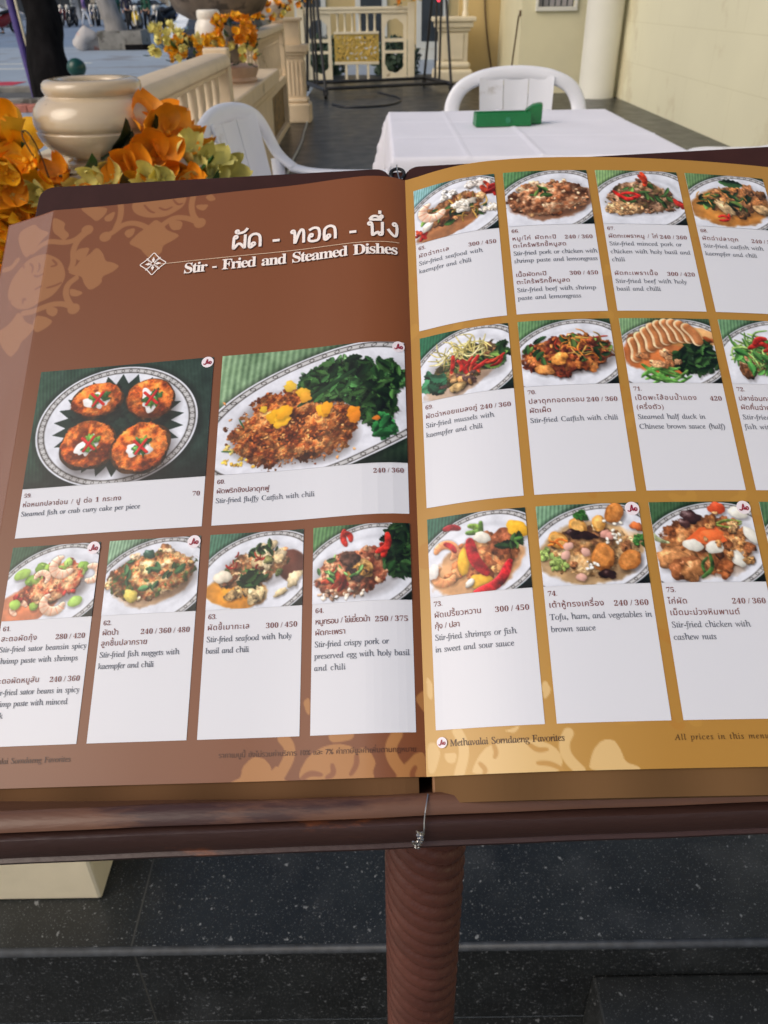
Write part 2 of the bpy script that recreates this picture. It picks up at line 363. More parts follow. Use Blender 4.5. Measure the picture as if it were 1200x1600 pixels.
BLO = [mesh_of(petal_mesh(n_, .058, c_, s_, w_), 'blossom', M[m_]) for n_, c_, s_, w_, m_ in ((5, .5, 1, .95, 'petal_o'), (6, .9, 2, .8, 'petal_o'), (5, .7, 3, .95, 'petal_y'), (6, 1.0, 4, .85, 'petal_y'), (6, .8, 5, .7, 'petal_p'), (7, 1.1, 6, .6, 'petal_p'), (5, .6, 8, .8, 'petal_b'))]
LEAF = [mesh_of(leaf_geo(.11, .045, s_), 'leaf', M[m_]) for s_, m_ in ((1, 'leaf'), (2, 'leaf'), (3, 'leafd'), (4, 'leafd'))]
def garland(label, loc, items, leaves, group='flower garlands round the urns'):
    t = thing('flower_garland', label, 'flowers', loc, group=None); rr = random.Random(len(items) * 7 + int(loc[1] * 10))
    for (x, y, z, k, s, dx, dy, dz) in items:
        o = bpy.data.objects.new('blossom', BLO[k]); COL.objects.link(o); o.parent = t; o.location = (x, y, z)
        d = Vector((dx, dy, dz)); o.rotation_euler = (d.to_track_quat('Z', 'Y') @ __import__('mathutils').Quaternion((0, 0, 1), rr.uniform(0, 6.28))).to_euler(); o.scale = (s,) * 3
    for (x, y, z, k, s, dx, dy, dz) in leaves:
        o = bpy.data.objects.new('leaf', LEAF[k]); COL.objects.link(o); o.parent = t; o.location = (x, y, z)
        o.rotation_euler = Vector((dx, dy, dz)).to_track_quat('X', 'Z').to_euler(); o.scale = (s,) * 3
    return t
it = [(-.150, -.10, .075, 3, 1.25, -.4, -.8, .7), (-.125, -.14, .02, 2, 1.3, -.2, -1, .4), (-.165, -.17, -.05, 3, 1.2, -.3, -1, .3), (-.215, -.16, -.075, 0, 1.15, -.5, -1, .2), (-.10, -.19, -.045, 2, 1.1, .2, -1, .5), (-.185, -.08, .01, 2, 1.2, -.8, -.5, .5), (-.235, -.20, -.13, 5, 1.1, -.4, -1, .1), (-.150, -.22, -.115, 0, 1.2, 0, -1, .3), (-.05, -.16, -.01, 1, .9, -.1, -.9, .7),
      (.148, -.05, .085, 0, 1.25, .5, -.7, .8), (.185, -.08, .065, 0, 1.25, .7, -.9, .4), (.155, -.13, .015, 1, 1.45, .3, -1, .4), (.120, -.17, -.01, 0, 1.25, 0, -1, .4), (.185, -.13, -.03, 1, 1.3, .6, -1, .1), (.225, -.09, .025, 4, 1.05, .6, -.7, .5), (.280, -.08, -.005, 4, 1.15, .5, -.9, .5), (.305, -.06, -.03, 5, 1.1, .7, -.9, .2), (.07, -.18, -.005, 4, .8, .1, -1, .5), (.045, -.19, -.012, 5, .8, -.4, -1, .3), (.13, -.20, -.05, 0, 1.1, .2, -1, .2), (.235, -.14, -.05, 4, 1.0, .4, -1, .2),
      (-.17, .10, .03, 2, 1.2, -.7, .5, .6), (.10, .15, .02, 0, 1.2, .3, .8, .5), (-.03, .17, .02, 3, 1.2, 0, .9, .4), (.19, .06, .03, 1, 1.2, .8, .3, .5)]
rq = random.Random(5)
for _ in range(34):
    it.append((rq.uniform(-.34, -.11), rq.uniform(-.26, -.16), rq.uniform(-.22, .02), rq.choice((2, 3, 3, 3, 5, 4, 2, 0)), rq.uniform(.75, 1.05), rq.uniform(-.5, .3), -1, rq.uniform(.1, .7)))
for _ in range(12):
    it.append((rq.uniform(-.36, -.11), rq.uniform(-.15, -.08), rq.uniform(.0, .06), rq.choice((2, 3, 3, 0, 2)), rq.uniform(.8, 1.1), rq.uniform(-.5, .3), -1, rq.uniform(.3, .9)))
for _ in range(20):
    it.append((rq.uniform(-.12, .26), rq.uniform(-.21, -.15), rq.uniform(-.085, -.005), rq.choice((0, 1, 4, 5, 0)), rq.uniform(.65, .9), rq.uniform(-.3, .3), -1, rq.uniform(.2, .7)))
lv = [(-.17, -.07, .03, 0, 1.2, -1, -.3, .5), (-.19, -.10, .0, 1, 1.3, -1, -.5, .1), (-.19, -.14, -.05, 1, 1.2, -.9, -.6, -.3), (.03, -.10, .02, 2, 1.1, .9, -.4, .25), (.06, -.12, .03, 3, 1.0, .7, -.5, .5), (.09, -.09, .01, 2, 1.2, .9, -.2, .6), (.0, -.14, 0, 0, .8, .6, -.8, .3), (-.20, -.18, -.08, 2, 1.1, -.6, -1, -.2), (.20, -.10, -.02, 0, 1, 1, -.3, .2), (-.10, -.10, .0, 1, .9, -.4, -.8, .6), (.24, -.12, -.03, 1, 1, .8, -.7, -.2), (.10, -.15, -.03, 3, 1, .2, -1, .1)]
garland('big orange and yellow cloth blossoms around the foot of the near urn', (-.672, 2.1, .872), it, lv)
g = Geo(); g.tube([(-.76, 1.95, .872), (-.785, 1.94, .93), (-.79, 1.945, .958), (-.775, 1.95, .955), (-.755, 1.94, .91), (-.745, 1.93, .862)], .0018, 6, smooth=2); g.tube([(-.72, 1.93, .865), (-.66, 1.90, .875), (-.60, 1.93, .885)], .003, 6, smooth=1); tag(g.obj('stem_wire', M['stem'], smooth=180), 'bent brown stem of the cloth flowers below the near urn', 'stem')

def balustrade(label, x0, y0, x1, y1, zt, n, panel=None):
    L = math.hypot(x1 - x0, y1 - y0); t = thing('balustrade', label, 'balustrade', (x0, y0, 0), math.atan2(y1 - y0, x1 - x0))
    g = Geo(); pr = [(-.060, zt - .065), (-.072, zt - .055), (-.072, zt - .030), (-.055, zt - .006), (-.03, zt), (.03, zt), (.055, zt - .006), (.072, zt - .030), (.072, zt - .055), (.060, zt - .065)]
    g.extrude([(0, y, z) for y, z in pr], (0, 0, 0), (L, 0, 0)); g.bb(0, L, -.045, .045, zt - .088, zt - .066); g.obj('top_rail', M['cream2'], t, smooth=50, bevel=.004)
    zb = .50 if panel else .16
    g = Geo(); g.bb(0, L, -.055, .055, zb - .07, zb); g.obj('bottom_rail', M['cream2'], t, smooth=0, bevel=.006)
    hb = zt - .089 - zb
    for k in range(n):
        g = Geo(); x = L * (k + .5) / n
        pr = [(.026, 0), (.026, .05), (.017, .062), (.021, .08), (.0225, .22 * hb + .06), (.020, .55 * hb), (.015, .78 * hb), (.020, .81 * hb), (.015, .84 * hb), (.020, .88 * hb), (.020, hb)]
        g.lathe([(r, z) for r, z in pr], 14, (x, 0, zb)); g.obj('baluster', M['cream2'], t, smooth=40)
    g = Geo(); g.bb(L, L + .085, -.06, .06, 0, zt + .02); g.obj('post', M['cream2'], t, smooth=0, bevel=.008)
    if panel:
        g = Geo(); g.bb(.02, L - .005, -.012, .012, .06, zb - .075); g.obj('panel', panel, t, smooth=0)
        g = Geo(); g.bb(0, L, -.05, .05, 0, .058); g.obj('plinth', M['cream2'], t, smooth=0, bevel=.005)
    else:
        g = Geo(); g.bb(0, L, -.075, .075, 0, zb - .072); g.obj('plinth', M['cream2'], t, smooth=0, bevel=.006)
    return t
balustrade('near cream balustrade with turned spindles running from the urn pier', -.80, 2.44, -.795, 4.50, .97, 11)
M['oldgold'] = mat('tarnished_gold_panel', rgb(132, 104, 54), .5, .35, 14, .6, 30, metal=.2, dirt=rgb(70, 52, 30), dscale=16, dth=.5)
balustrade('far cream balustrade with a gold carved panel beyond the low planter wall', -.985, 6.85, -1.02, 9.55, .97, 13, M['oldgold'])
lw = thing('planter_wall', 'low cream stepped wall between the two balustrades carrying a flower pot', 'wall', (-.95, 5.7, 0))
g = Geo(); g.bb(-1.35, -.80, 4.66, 6.78, 0, .60); wk(g.obj('body', M['cream2'], lw, smooth=0, bevel=.01), lw)
g = Geo(); g.bb(-1.38, -.77, 4.63, 6.81, .60, .65); g.bb(-1.41, -.74, 4.62, 6.82, .65, .745); wk(g.obj('ledge', M['cream2'], lw, smooth=0, bevel=.012), lw)
pot = thing('flower_pot', 'round pinkish planter bowl on the low wall', 'pot', (-.92, 5.75, .745))
g = Geo(); g.lathe([(.0, 0), (.15, 0), (.158, .012), (.150, .03), (.165, .06), (.17, .085), (.155, .095), (.14, .085), (.0, .085)], 40, cap=False); g.obj('bowl', M['terracotta'], pot, smooth=40)
mu = make_urn('small white urn half hidden by yellow flowers beyond the first balustrade', (-1.03, 5.75, .84), .72, M['urnw']); mu.scale = (1, 1, 2.2)
def bunch(label, loc, n, rx, ry, rz, seed, s=1.0, mix=(0, 0, 1, 2, 2, 3, 3, 4), front=-1):
    rr = random.Random(seed); it = []; lv = []
    for _ in range(n):
        a = rr.uniform(0, 6.283); e = rr.uniform(-.5, 1.2); dx, dy, dz = math.cos(a) * math.cos(e), math.sin(a) * math.cos(e), math.sin(e)
        q = rr.uniform(.75, 1.05); it.append((rx * dx * q, ry * dy * q, rz * dz * q, rr.choice(mix), s * rr.uniform(.8, 1.2), dx, dy, dz + .3))
    for _ in range(n // 3):
        a = rr.uniform(0, 6.283); e = rr.uniform(-.9, .6); dx, dy, dz = math.cos(a) * math.cos(e), math.sin(a) * math.cos(e), math.sin(e)
        lv.append((rx * dx * .8, ry * dy * .8, rz * dz * .8, rr.randrange(4), s * rr.uniform(.8, 1.2), dx, dy, dz + .2))
    return garland(label, loc, it, lv)
bunch('golden yellow flower band sprawling over the pot on the low wall', (-1.07, 5.45, .93), 70, .17, .14, .075, 3, .60, (2, 2, 3, 3, 3, 2, 4))
bunch('deep orange flower bunch at the right of the small urn', (-.84, 5.50, 1.02), 46, .12, .12, .085, 4, .58, (2, 3, 0, 1, 0, 1))
bunch('pale green and blue flowers trailing off the near rail end below the small urn', (-1.20, 5.30, .98), 26, .11, .12, .09, 5, .60, (4, 5, 4, 5, 6, 4))
bunch('dark leafy flower bunch hanging on the right of the pot', (-.80, 5.50, .92), 22, .08, .10, .085, 8, .55, (1, 4, 5))
make_urn('distant white urn on the post of the far balustrade', (-1.06, 9.66, 1.0), 1.25, M['urnw'])
bunch('orange flower bunch around the distant urn on the far balustrade post', (-1.08, 9.45, 1.06), 46, .20, .16, .09, 12, .75, (2, 3, 0, 1, 4, 2))
# the great rough stone bowl on a stem behind the flowers
bw = thing('stone_planter', 'huge rough grey brown stone bowl above the flowers at the top', 'planter', (-1.27, 7.6, -.24))
g = Geo(); g.lathe([(0, 0), (.34, 0), (.36, .10), (.22, .22), (.17, .6), (.17, 1.15), (.20, 1.25)], 40); g.obj('stem', M['stone'], bw, smooth=50)
g = Geo(); g.lathe([(.06, 1.26), (.17, 1.27), (.26, 1.31), (.34, 1.36), (.43, 1.47), (.52, 1.66), (.57, 1.88), (.58, 2.0), (.53, 2.02), (.5, 1.9), (0, 1.8)], 64, cap=False); g.jitter(.05, 4, 3); g.obj('bowl', M['stone'], bw, smooth=60)

# fluted pedestal at the far end of the balustrade
pd = thing('pedestal', 'fluted cream pedestal at the end of the far balustrade', 'pedestal', (-.90, 10.0, 0))
g = Geo(); g.box((0, 0, .10), (.30, .30, .20)); g.box((0, 0, .225), (.25, .25, .05)); g.obj('base', M['cream2'], pd, smooth=0, bevel=.02)
g = Geo(); g.box((0, 0, .44), (.19, .19, .38));
for k in range(4): g.box((-.066 + .044 * k, -.097, .44), (.022, .012, .32)); g.box((.097, -.066 + .044 * k, .44), (.012, .022, .32))
g.obj('shaft', M['cream2'], pd, smooth=0, bevel=.004)
g = Geo(); g.box((0, 0, .645), (.21, .21, .03)); g.box((0, 0, .675), (.25, .25, .03)); g.box((0, 0, .725), (.29, .29, .07)); g.obj('capital', M['cream2'], pd, smooth=0, bevel=.008)
g = Geo(); g.box((-.02, .02, .87), (.18, .18, .22)); g.box((-.02, .02, .99), (.22, .22, .03)); g.obj('block', M['cream2'], pd, smooth=0, bevel=.006)

# ------------------------------------------------------------------ carved fence across the far end
def holed(name, outer, holes, depth, m, parent, y=0):
    cu = bpy.data.curves.new(name, 'CURVE'); cu.dimensions = '2D'; cu.fill_mode = 'BOTH'; cu.extrude = depth / 2
    for pts in [outer] + holes:
        sp = cu.splines.new('POLY'); sp.points.add(len(pts) - 1); sp.use_cyclic_u = True
        for p, q in zip(sp.points, pts): p.co = (q[0], q[1], 0, 1)
    o = bpy.data.objects.new(name, cu); COL.objects.link(o); dg = bpy.context.evaluated_depsgraph_get(); dg.update()
    me = bpy.data.meshes.new_from_object(o.evaluated_get(dg)); bpy.data.objects.remove(o); me.name = name
    n = len(me.vertices); co = np.zeros(n * 3, np.float32); me.vertices.foreach_get('co', co); co = co.reshape(-1, 3)
    co = np.stack([co[:, 0], -co[:, 2] + y, co[:, 1]], 1); me.vertices.foreach_set('co', co.astype(np.float32).ravel()); me.update()
    me.materials.clear(); me.materials.append(m); ob = bpy.data.objects.new(name, me); COL.objects.link(ob); ob.parent = parent; return ob
fe = thing('carved_fence', 'cream openwork fence with a gilded carved panel across the far end', 'fence', (-.28, 15.1, 0))
rect = lambda x0, x1, z0, z1: [(x0, z0), (x1, z0), (x1, z1), (x0, z1)]
g = Geo(); g.bb(-.92, .80, -.05, .05, .95, 1.0); g.bb(-.92, .80, -.065, .065, 1.0, 1.04); g.obj('top_rail', M['cream'], fe, smooth=0, bevel=.006)
for x in (-.95, .83):
    g = Geo(); g.bb(x - .055, x + .055, -.07, .07, 0, 1.09); g.obj('post', M['cream'], fe, smooth=0, bevel=.008)
def lobed(cx, cz, w, h, z0, n=40, up=1):
    pts = []
    for k in range(n + 1):
        t = math.pi * k / n; r = 1 + .10 * abs(math.sin(t * 3.5)) - .05; pts.append((cx + w * r * math.cos(t), cz + up * h * r * math.sin(t)))
    return pts + [(cx - w, z0), (cx + w, z0)] if False else [(cx + w, z0)] + pts + [(cx - w, z0)]
for sx in (-1, 1):
    cx = -.06 + sx * .615; hs_ = [lobed(cx, .72, .15, .15, .60), rect(cx - .15, cx + .15, .43, .55), lobed(cx, .26, .15, .15, .39, up=-1)]
    holed('side_panel', rect(cx - .205, cx + .205, .02, .949), hs_, .05, M['cream'], fe)
for k in range(6):
    g = Geo(); x = -.06 - .36 + .72 * (k + .5) / 6; g.lathe([(.022, .70), (.022, .73), (.015, .75), (.019, .80), (.015, .90), (.022, .93), (.022, .949)], 12, (x, 0, 0)); g.obj('spindle', M['cream'], fe, smooth=40)
for k in range(3):
    g = Geo(); x = -.06 - .36 + .72 * (k + 1) / 4; g.bb(x - .02, x + .02, -.02, .02, .02, .235); g.obj('slat', M['cream'], fe, smooth=0)
for z0, z1 in ((.665, .70), (.235, .275)): g = Geo(); g.bb(-.425, .305, -.03, .03, z0, z1); g.obj('cross_rail', M['cream'], fe, smooth=0, bevel=.004)
rr = random.Random(4); hs_ = []
for i in range(9):
    for j in range(5):
        cx, cz = -.355 + .0735 * i + rr.uniform(-.01, .01), .325 + .073 * j + rr.uniform(-.008, .008); a = rr.uniform(0, 3.14); L, W_ = rr.uniform(.020, .034), rr.uniform(.009, .015)
        if (i + j) % 4 == 3: continue
        hs_.append([(cx + L * math.cos(t) * math.cos(a) - W_ * math.sin(t) * math.sin(a), cz + L * math.cos(t) * math.sin(a) + W_ * math.sin(t) * math.cos(a)) for t in np.linspace(0, 6.283, 13)[:-1]])
gp = holed('carved_panel', rect(-.42, .30, .277, .663), hs_, .03, M['gold'], fe)
g = Geo()
for i in range(60):
    cx, cz, a = rr.uniform(-.36, .24), rr.uniform(.32, .63), rr.uniform(0, 6.28); g.tube([(cx + .03 * t * math.cos(a + t), -.018, cz + .03 * t * math.sin(a + t)) for t in np.linspace(.2, 2.0, 7)], [.004, .007, .009, .009, .008, .006, .003], 6)
g.obj('scrollwork', M['gold'], gp, smooth=180)
bunch('orange flower tuft on the left post of the carved fence', (-1.22, 15.0, 1.12), 26, .20, .16, .10, 21, .9, (0, 1, 2, 3, 4))
bunch('small orange and green tuft on the right post of the carved fence', (.50, 15.0, 1.13), 16, .16, .14, .09, 23, 1.1, (0, 2, 4, 4, 1))
# moulded pilaster right of the fence
pil = thing('pilaster', 'moulded cream pedestal with a recessed panel right of the carved fence', 'pilaster', (1.18, 14.5, 0))
g = Geo(); g.box((0, 0, .10), (.62, .5, .20)); g.box((0, 0, .25), (.54, .44, .10)); g.obj('base', M['cream'], pil, smooth=0, bevel=.05, seg=4)
g = Geo(); g.box((0, 0, .50), (.44, .36, .42)); g.bb(-.15, .15, -.195, -.18, .33, .68); g.obj('shaft', M['cream'], pil, smooth=0, bevel=.01)
g = Geo(); g.box((0, 0, .735), (.50, .42, .05)); g.box((0, 0, .80), (.58, .48, .08)); g.box((0, 0, .87), (.66, .54, .06)); g.obj('capital', M['cream'], pil, smooth=0, bevel=.012)
for x in (.12, .24): pass
g = Geo(); g.lathe([(.05, .90), (.05, .95), (.035, .98), (.045, 1.2), (.04, 2.2)], 16, (.18, 0, 0)); g.obj('colonnette', M['cream'], pil, smooth=40)

# ------------------------------------------------------------------ black rolling frame
fr = thing('rolling_frame', 'black metal rolling frame with two tall A-shaped ends on castors', 'frame', (.0, 13.1, 0))
FL, FRR, BRR, BL = Vector((-.72, 12.35, .11)), Vector((1.05, 13.0, .11)), Vector((.72, 14.1, .11)), Vector((-1.05, 13.45, .11))
def seg(name, pts, r): g = Geo(); g.tube(pts, r, 10); return wk(g.obj(name, M['black_metal'], fr, smooth=60), fr)
f_ = lambda a, b, t: a.lerp(b, t)
for a, b in ((FL, BL), (FRR, BRR)):
    seg('side_bar', [a, b], .028); top = f_(a, b, .5) + Vector((0, 0, 2.1))
    seg('slanted_leg', [a, f_(a, top, .97)], .020); seg('slanted_leg', [b, f_(b, top, .97)], .020)
    for t in (.42, .58): p = f_(a, b, t); seg('upright', [p, p + Vector((0, 0, 2.1))], .017)
    for c in (a, b):
        g = Geo(); vs0 = [(x, .0 + y, z) for x, y, z in ((0, 0, 0),)]
        g.tube([(c.x - .022, c.y, .05), (c.x + .022, c.y, .05)], .05, 18); w_ = wk(g.obj('castor', M['rubber'], fr, smooth=40), fr)
        g = Geo(); g.box((c.x, c.y, .105), (.07, .07, .02)); g.box((c.x - .03, c.y, .075), (.006, .05, .06)); g.box((c.x + .03, c.y, .075), (.006, .05, .06)); g.obj('fork', M['black_metal'], w_, smooth=0)
seg('long_bar', [f_(FL, BL, .12), f_(FRR, BRR, .12)], .022); seg('long_bar', [f_(FL, BL, .92), f_(FRR, BRR, .92)], .022)
g = Geo(); g.ball(f_(FRR, BRR, .5) + Vector((0, -.05, 1.02)), .03, 12, 8); led = bpy.data.materials.new('red_led'); led.use_nodes = True
lb = led.node_tree.nodes['Principled BSDF']; lb.inputs['Base Color'].default_value = (.6, .02, .03, 1); lb.inputs['Emission Color'].default_value = (1, .05, .08, 1); lb.inputs['Emission Strength'].default_value = 2.0
wk(g.obj('red_light', led, fr, smooth=180), fr)

# ------------------------------------------------------------------ table, cloth, tray
tb = thing('table', 'rectangular table hidden under the white cloth', 'table', (.545, 3.48, 0))
g = Geo(); g.bb(-.49, .49, -.60, .60, .715, .742); g.obj('tabletop', M['plastic'], tb, smooth=0, bevel=.006)
for sx in (-1, 1):
    for sy in (-1, 1): g = Geo(); g.tube([(sx * .43, sy * .53, 0), (sx * .42, sy * .52, .714)], .022, 12); g.obj('leg', M['plastic'], tb, smooth=60)
def cloth(x0, x1, y0, y1, z, drop):
    g = Geo(); nx, ny = 120, 140; m = 16; vs = []
    W_, D_ = x1 - x0, y1 - y0; st = drop / m
    us = [-drop + st * i for i in range(m)] + [W_ * i / (nx - 1) for i in range(nx)] + [W_ + st * (i + 1) for i in range(m)]
    vv = [-drop + st * i for i in range(m)] + [D_ * i / (ny - 1) for i in range(ny)] + [D_ + st * (i + 1) for i in range(m)]
    from mathutils import noise
    for b in vv:
        for a in us:
            ea = max(0, -a, a - W_); eb = max(0, -b, b - D_); x = min(max(a, 0), W_); y = min(max(b, 0), D_); sx = -1 if a < 0 else (1 if a > W_ else 0); sy = -1 if b < 0 else (1 if b > D_ else 0)
            d = max(ea, eb); q = min(ea, eb)
            fold = .010 * math.sin((x if eb >= ea else y) * 17 + 1.3 * math.sin(x * 5 + y * 3)) * min(d / .2, 1)
            out = .012 * (1 - math.exp(-d * 40)) + fold * (d > 0)
            # corners swing outwards as cones
            px, py = x + sx * (out + (q * .22 if sx and sy else 0)), y + sy * (out + (q * .22 if sx and sy else 0))
            pz = z - max(0, d - .004) * (.985 if not (sx and sy) else .96)
            pz += (.0040 * math.exp(-((x - W_ * .5) / .008) ** 2) + .0034 * math.exp(-((y - D_ * .36) / .006) ** 2) - .0026 * math.exp(-((y - D_ * .70) / .009) ** 2) + .0026 * math.exp(-((x - W_ * .25) / .006) ** 2)) * (d == 0)
            pz += .0024 * noise.noise(Vector((a * 3.1, b * 3.1, 1))) * (d == 0) + .0012 * noise.noise(Vector((a * 9, b * 2, 4))) * (d == 0)
            vs.append((x0 + px, y0 + py, pz))
    n = len(us); g.add(vs, [(j * n + i, j * n + i + 1, (j + 1) * n + i + 1, (j + 1) * n + i) for j in range(len(vv) - 1) for i in range(n - 1)])
    return g
o = cloth(.048, 1.042, 2.868, 4.092, .7455, .30).obj('tablecloth', M['cloth'], smooth=180); tag(o, 'white tablecloth draped over the table behind the menu', 'tablecloth')
sm = o.modifiers.new('solid', 'SOLIDIFY'); sm.thickness = .0015
tr = thing('table_box', 'green plastic holder with a raised slanting flap on the white tablecloth', 'holder', (.50, 3.58, .7475), R(4)); tr.scale = (.84,) * 3
g = Geo(); x = .135; y = .045; pr = [(-x, -y), (x, -y), (x, y), (-x, y)]
vs = [(a * 1.0, b * 1.0, 0) for a, b in pr] + [(a * .98, b * .92, .060) for a, b in pr] + [(a * .92, b * .78, .060) for a, b in pr] + [(a * .92, b * .78, .048) for a, b in pr]
fs = [(3, 2, 1, 0)] + [(i + 4 * k, (i + 1) % 4 + 4 * k, (i + 1) % 4 + 4 * k + 4, i + 4 * k + 4) for k in range(3) for i in range(4)] + [(12, 13, 14, 15)]
g.add(vs, fs); g.obj('tray', M['green_pl'], tr, smooth=0, bevel=.006)
g = Geo(); g.extrude([(.095, .0, .0), (.20, .02, .0), (.20, .02, .084), (.185, .02, .088), (.15, .02, .082), (.11, .0, .062)], (0, -.0, 0), (.02, .085, 0)); g.obj('flap', M['green_pl'], tr, smooth=0, bevel=.005)
g = Geo(); g.tube([(.02, -.0455, .028), (.02, -.047, .028)], .014, 20); g.obj('emblem', mat('faded_emblem', rgb(40, 126, 84), .5, .1, 30), tr, smooth=0)

# ------------------------------------------------------------------ white plastic armchairs
def chair_proto():
    t = thing('plastic_chair', '', 'chair', group='white plastic armchairs')
    # seat, gently dished
    g = Geo(); n = 14; vs = []
    for zz in (0, -.022):
        for j in range(n):
            for i in range(n):
                u = i / (n - 1) * 2 - 1; v = j / (n - 1) * 2 - 1; k = 1 - .08 * (u * u * v * v)
                vs.append((u * .235 * k * (1 - .05 * v), .02 + v * .225 * k, .435 + zz - .018 * (1 - u * u) * (1 - v * v * .6) + (.012 * (v > .7)) * (-1)))
    N_ = n * n; fs = [(j * n + i, j * n + i + 1, (j + 1) * n + i + 1, (j + 1) * n + i) for j in range(n - 1) for i in range(n - 1)]
    fs += [tuple(a + N_ for a in f[::-1]) for f in fs]; rim = list(range(n)) + [j * n + n - 1 for j in range(1, n)] + [(n - 1) * n + i for i in range(n - 2, -1, -1)] + [j * n for j in range(n - 2, 0, -1)]
    fs += [(rim[(k + 1) % len(rim)], rim[k], rim[k] + N_, rim[(k + 1) % len(rim)] + N_) for k in range(len(rim))]
    g.add(vs, fs); g.obj('seat', M['plastic'], t, smooth=60, bevel=.006)
    # arch of the back running down into the arms
    def back_y(z): return -.215 - .17 * max(0, z - .43) + .0
    g = Geo(); P = [(-.292, back_y(.66) + .06, .655), (-.296, back_y(.70) + .012, .700), (-.286, back_y(.76), .765), (-.245, back_y(.82), .832), (-.16, back_y(.865) + .002, .872), (-.08, back_y(.885) - .006, .886), (0, back_y(.89) - .008, .890), (.08, back_y(.885) - .006, .886), (.16, back_y(.865) + .002, .872), (.245, back_y(.82), .832), (.286, back_y(.76), .765), (.296, back_y(.70) + .012, .700), (.292, back_y(.66) + .06, .655)]
    g.tube(P, .034, 14, flat=.42, upv=(0, 1, .15), smooth=2); g.obj('back_arch', M['plastic'], t, smooth=180)
    # slatted panel of the back: three broad slats
    for k in range(3):
        g = Geo(); x0 = -.156 + .105 * k; vs = []; nn = 12
        for s_ in (0, -.010):
            for j in range(nn):
                z = .44 + (.872 - .44) * j / (nn - 1)
                for i in range(4):
                    x = x0 + .102 * i / 3; vs.append((x * (1 + .10 * (j / nn)), back_y(z) + .03 * (x / .17) ** 2 + s_ - .004 * math.sin(math.pi * i / 3), z))
        F_ = nn * 4; fs = [(j * 4 + i, j * 4 + i + 1, (j + 1) * 4 + i + 1, (j + 1) * 4 + i) for j in range(nn - 1) for i in range(3)]; fs += [tuple(a + F_ for a in f[::-1]) for f in fs]
        rim = [0, 1, 2, 3] + [j * 4 + 3 for j in range(1, nn)] + [(nn - 1) * 4 + i for i in (2, 1, 0)] + [j * 4 for j in range(nn - 2, 0, -1)]
        fs += [(rim[(q + 1) % len(rim)], rim[q], rim[q] + F_, rim[(q + 1) % len(rim)] + F_) for q in range(len(rim))]
        g.add(vs, fs); g.obj('slat', M['plastic'], t, smooth=50)
    for sx in (-1, 1):
        g = Geo(); g.tube([(sx * .292, back_y(.66) + .052, .655), (sx * .296, -.14, .640), (sx * .300, -.02, .640), (sx * .300, .12, .648), (sx * .296, .20, .645), (sx * .285, .232, .615)], [.034, .030, .029, .031, .030, .026], 14, flat=.45, upv=(1, 0, .0) if False else (0, .1, 1), smooth=2); g.obj('armrest', M['plastic'], t, smooth=180)
        g = Geo(); g.tube([(sx * .285, .235, .62), (sx * .278, .240, .43), (sx * .285, .258, .0)], [.026, .026, .018], 12, flat=.7, upv=(0, 1, 0), smooth=1); g.obj('leg', M['plastic'], t, smooth=60)
        g = Geo(); g.tube([(sx * .286, back_y(.70) + .012, .69), (sx * .255, -.225, .44), (sx * .275, -.285, .0)], [.028, .028, .018], 12, flat=.7, upv=(0, 1, 0), smooth=1); g.obj('leg', M['plastic'], t, smooth=60)
    return t
c1 = chair_proto(); c1.location = (.705, 4.33, 0); c1.rotation_euler = (0, 0, R(180)); c1.scale = (1.12, 1, .965)
c1['label'] = 'white plastic armchair on the far side of the table, its arched back to the wall'
c2 = copy_tree(c1); c2.location = (-.20, 3.07, 0); c2.rotation_euler = (0, 0, R(-108)); c2.scale = (1, 1.24, .955); c2['label'] = 'white plastic armchair by the balustrade, left of the table'
c3 = copy_tree(c1); c3.location = (1.52, 3.28, 0); c3.rotation_euler = (0, 0, R(100)); c3.scale = (1,) * 3; c3['label'] = 'white plastic armchair at the right end of the table, cut by the picture edge'

# ------------------------------------------------------------------ trees by the street
def crown(parent, loc, rad, n, seed):
    r_ = np.random.default_rng(seed); g = Geo()
    cl = [(r_.normal(size=3) * np.array(rad) * .5) for _ in range(26)]
    for _ in range(n):
        c = cl[int(r_.integers(26))] + r_.normal(size=3) * .38; d = r_.normal(size=3); d /= np.linalg.norm(d); e = np.cross(d, r_.normal(size=3)); e /= np.linalg.norm(e); L, W_ = .13, .05
        p = np.array(loc) + c; g.add([p - d * L, p + e * W_, p + d * L, p - e * W_], [(0, 1, 2, 3)])
    o = g.obj('crown', M['leaf'], parent, smooth=0); return wk(o, parent)
def tree(label, base, lean, r0, m, seed, h=4.6):
    t = thing('tree', label, 'tree', base); B = Vector(base); tip = B + Vector((lean[0], lean[1], h))
    g = Geo(); P = [B.lerp(tip, k / 12) + Vector((.05 * math.sin(k * 1.7 + seed), .04 * math.cos(k * 1.3 + seed), 0)) * (k > 0) for k in range(13)]; rr_ = [r0 * (1.28 if k == 0 else 1.08 if k == 1 else 1 - .05 * k) for k in range(13)]
    g.tube(P, rr_, 24, smooth=2); g.jitter(.035, 3.0, seed); wk(g.obj('trunk', m, t, smooth=180), t)
    for k in range(4):
        a = k * 1.7 + seed; q = P[9 + k % 3]; g = Geo(); g.tube([q, q + Vector((math.cos(a) * .7, math.sin(a) * .7, .8)), q + Vector((math.cos(a) * 1.5, math.sin(a) * 1.5, 1.4))], [r0 * .45, r0 * .3, r0 * .12], 12, smooth=2); wk(g.obj('limb', m, t, smooth=180), t)
    crown(t, tip + Vector((0, 0, 1.3)), (3.2, 3.2, 1.7), 2600, seed); return t
tree('dark leaning tree trunk on the pavement behind the near urn', (-5.25, 14.8, -.24), (-.45, .9, 0), .315, M['bark_d'], 2)
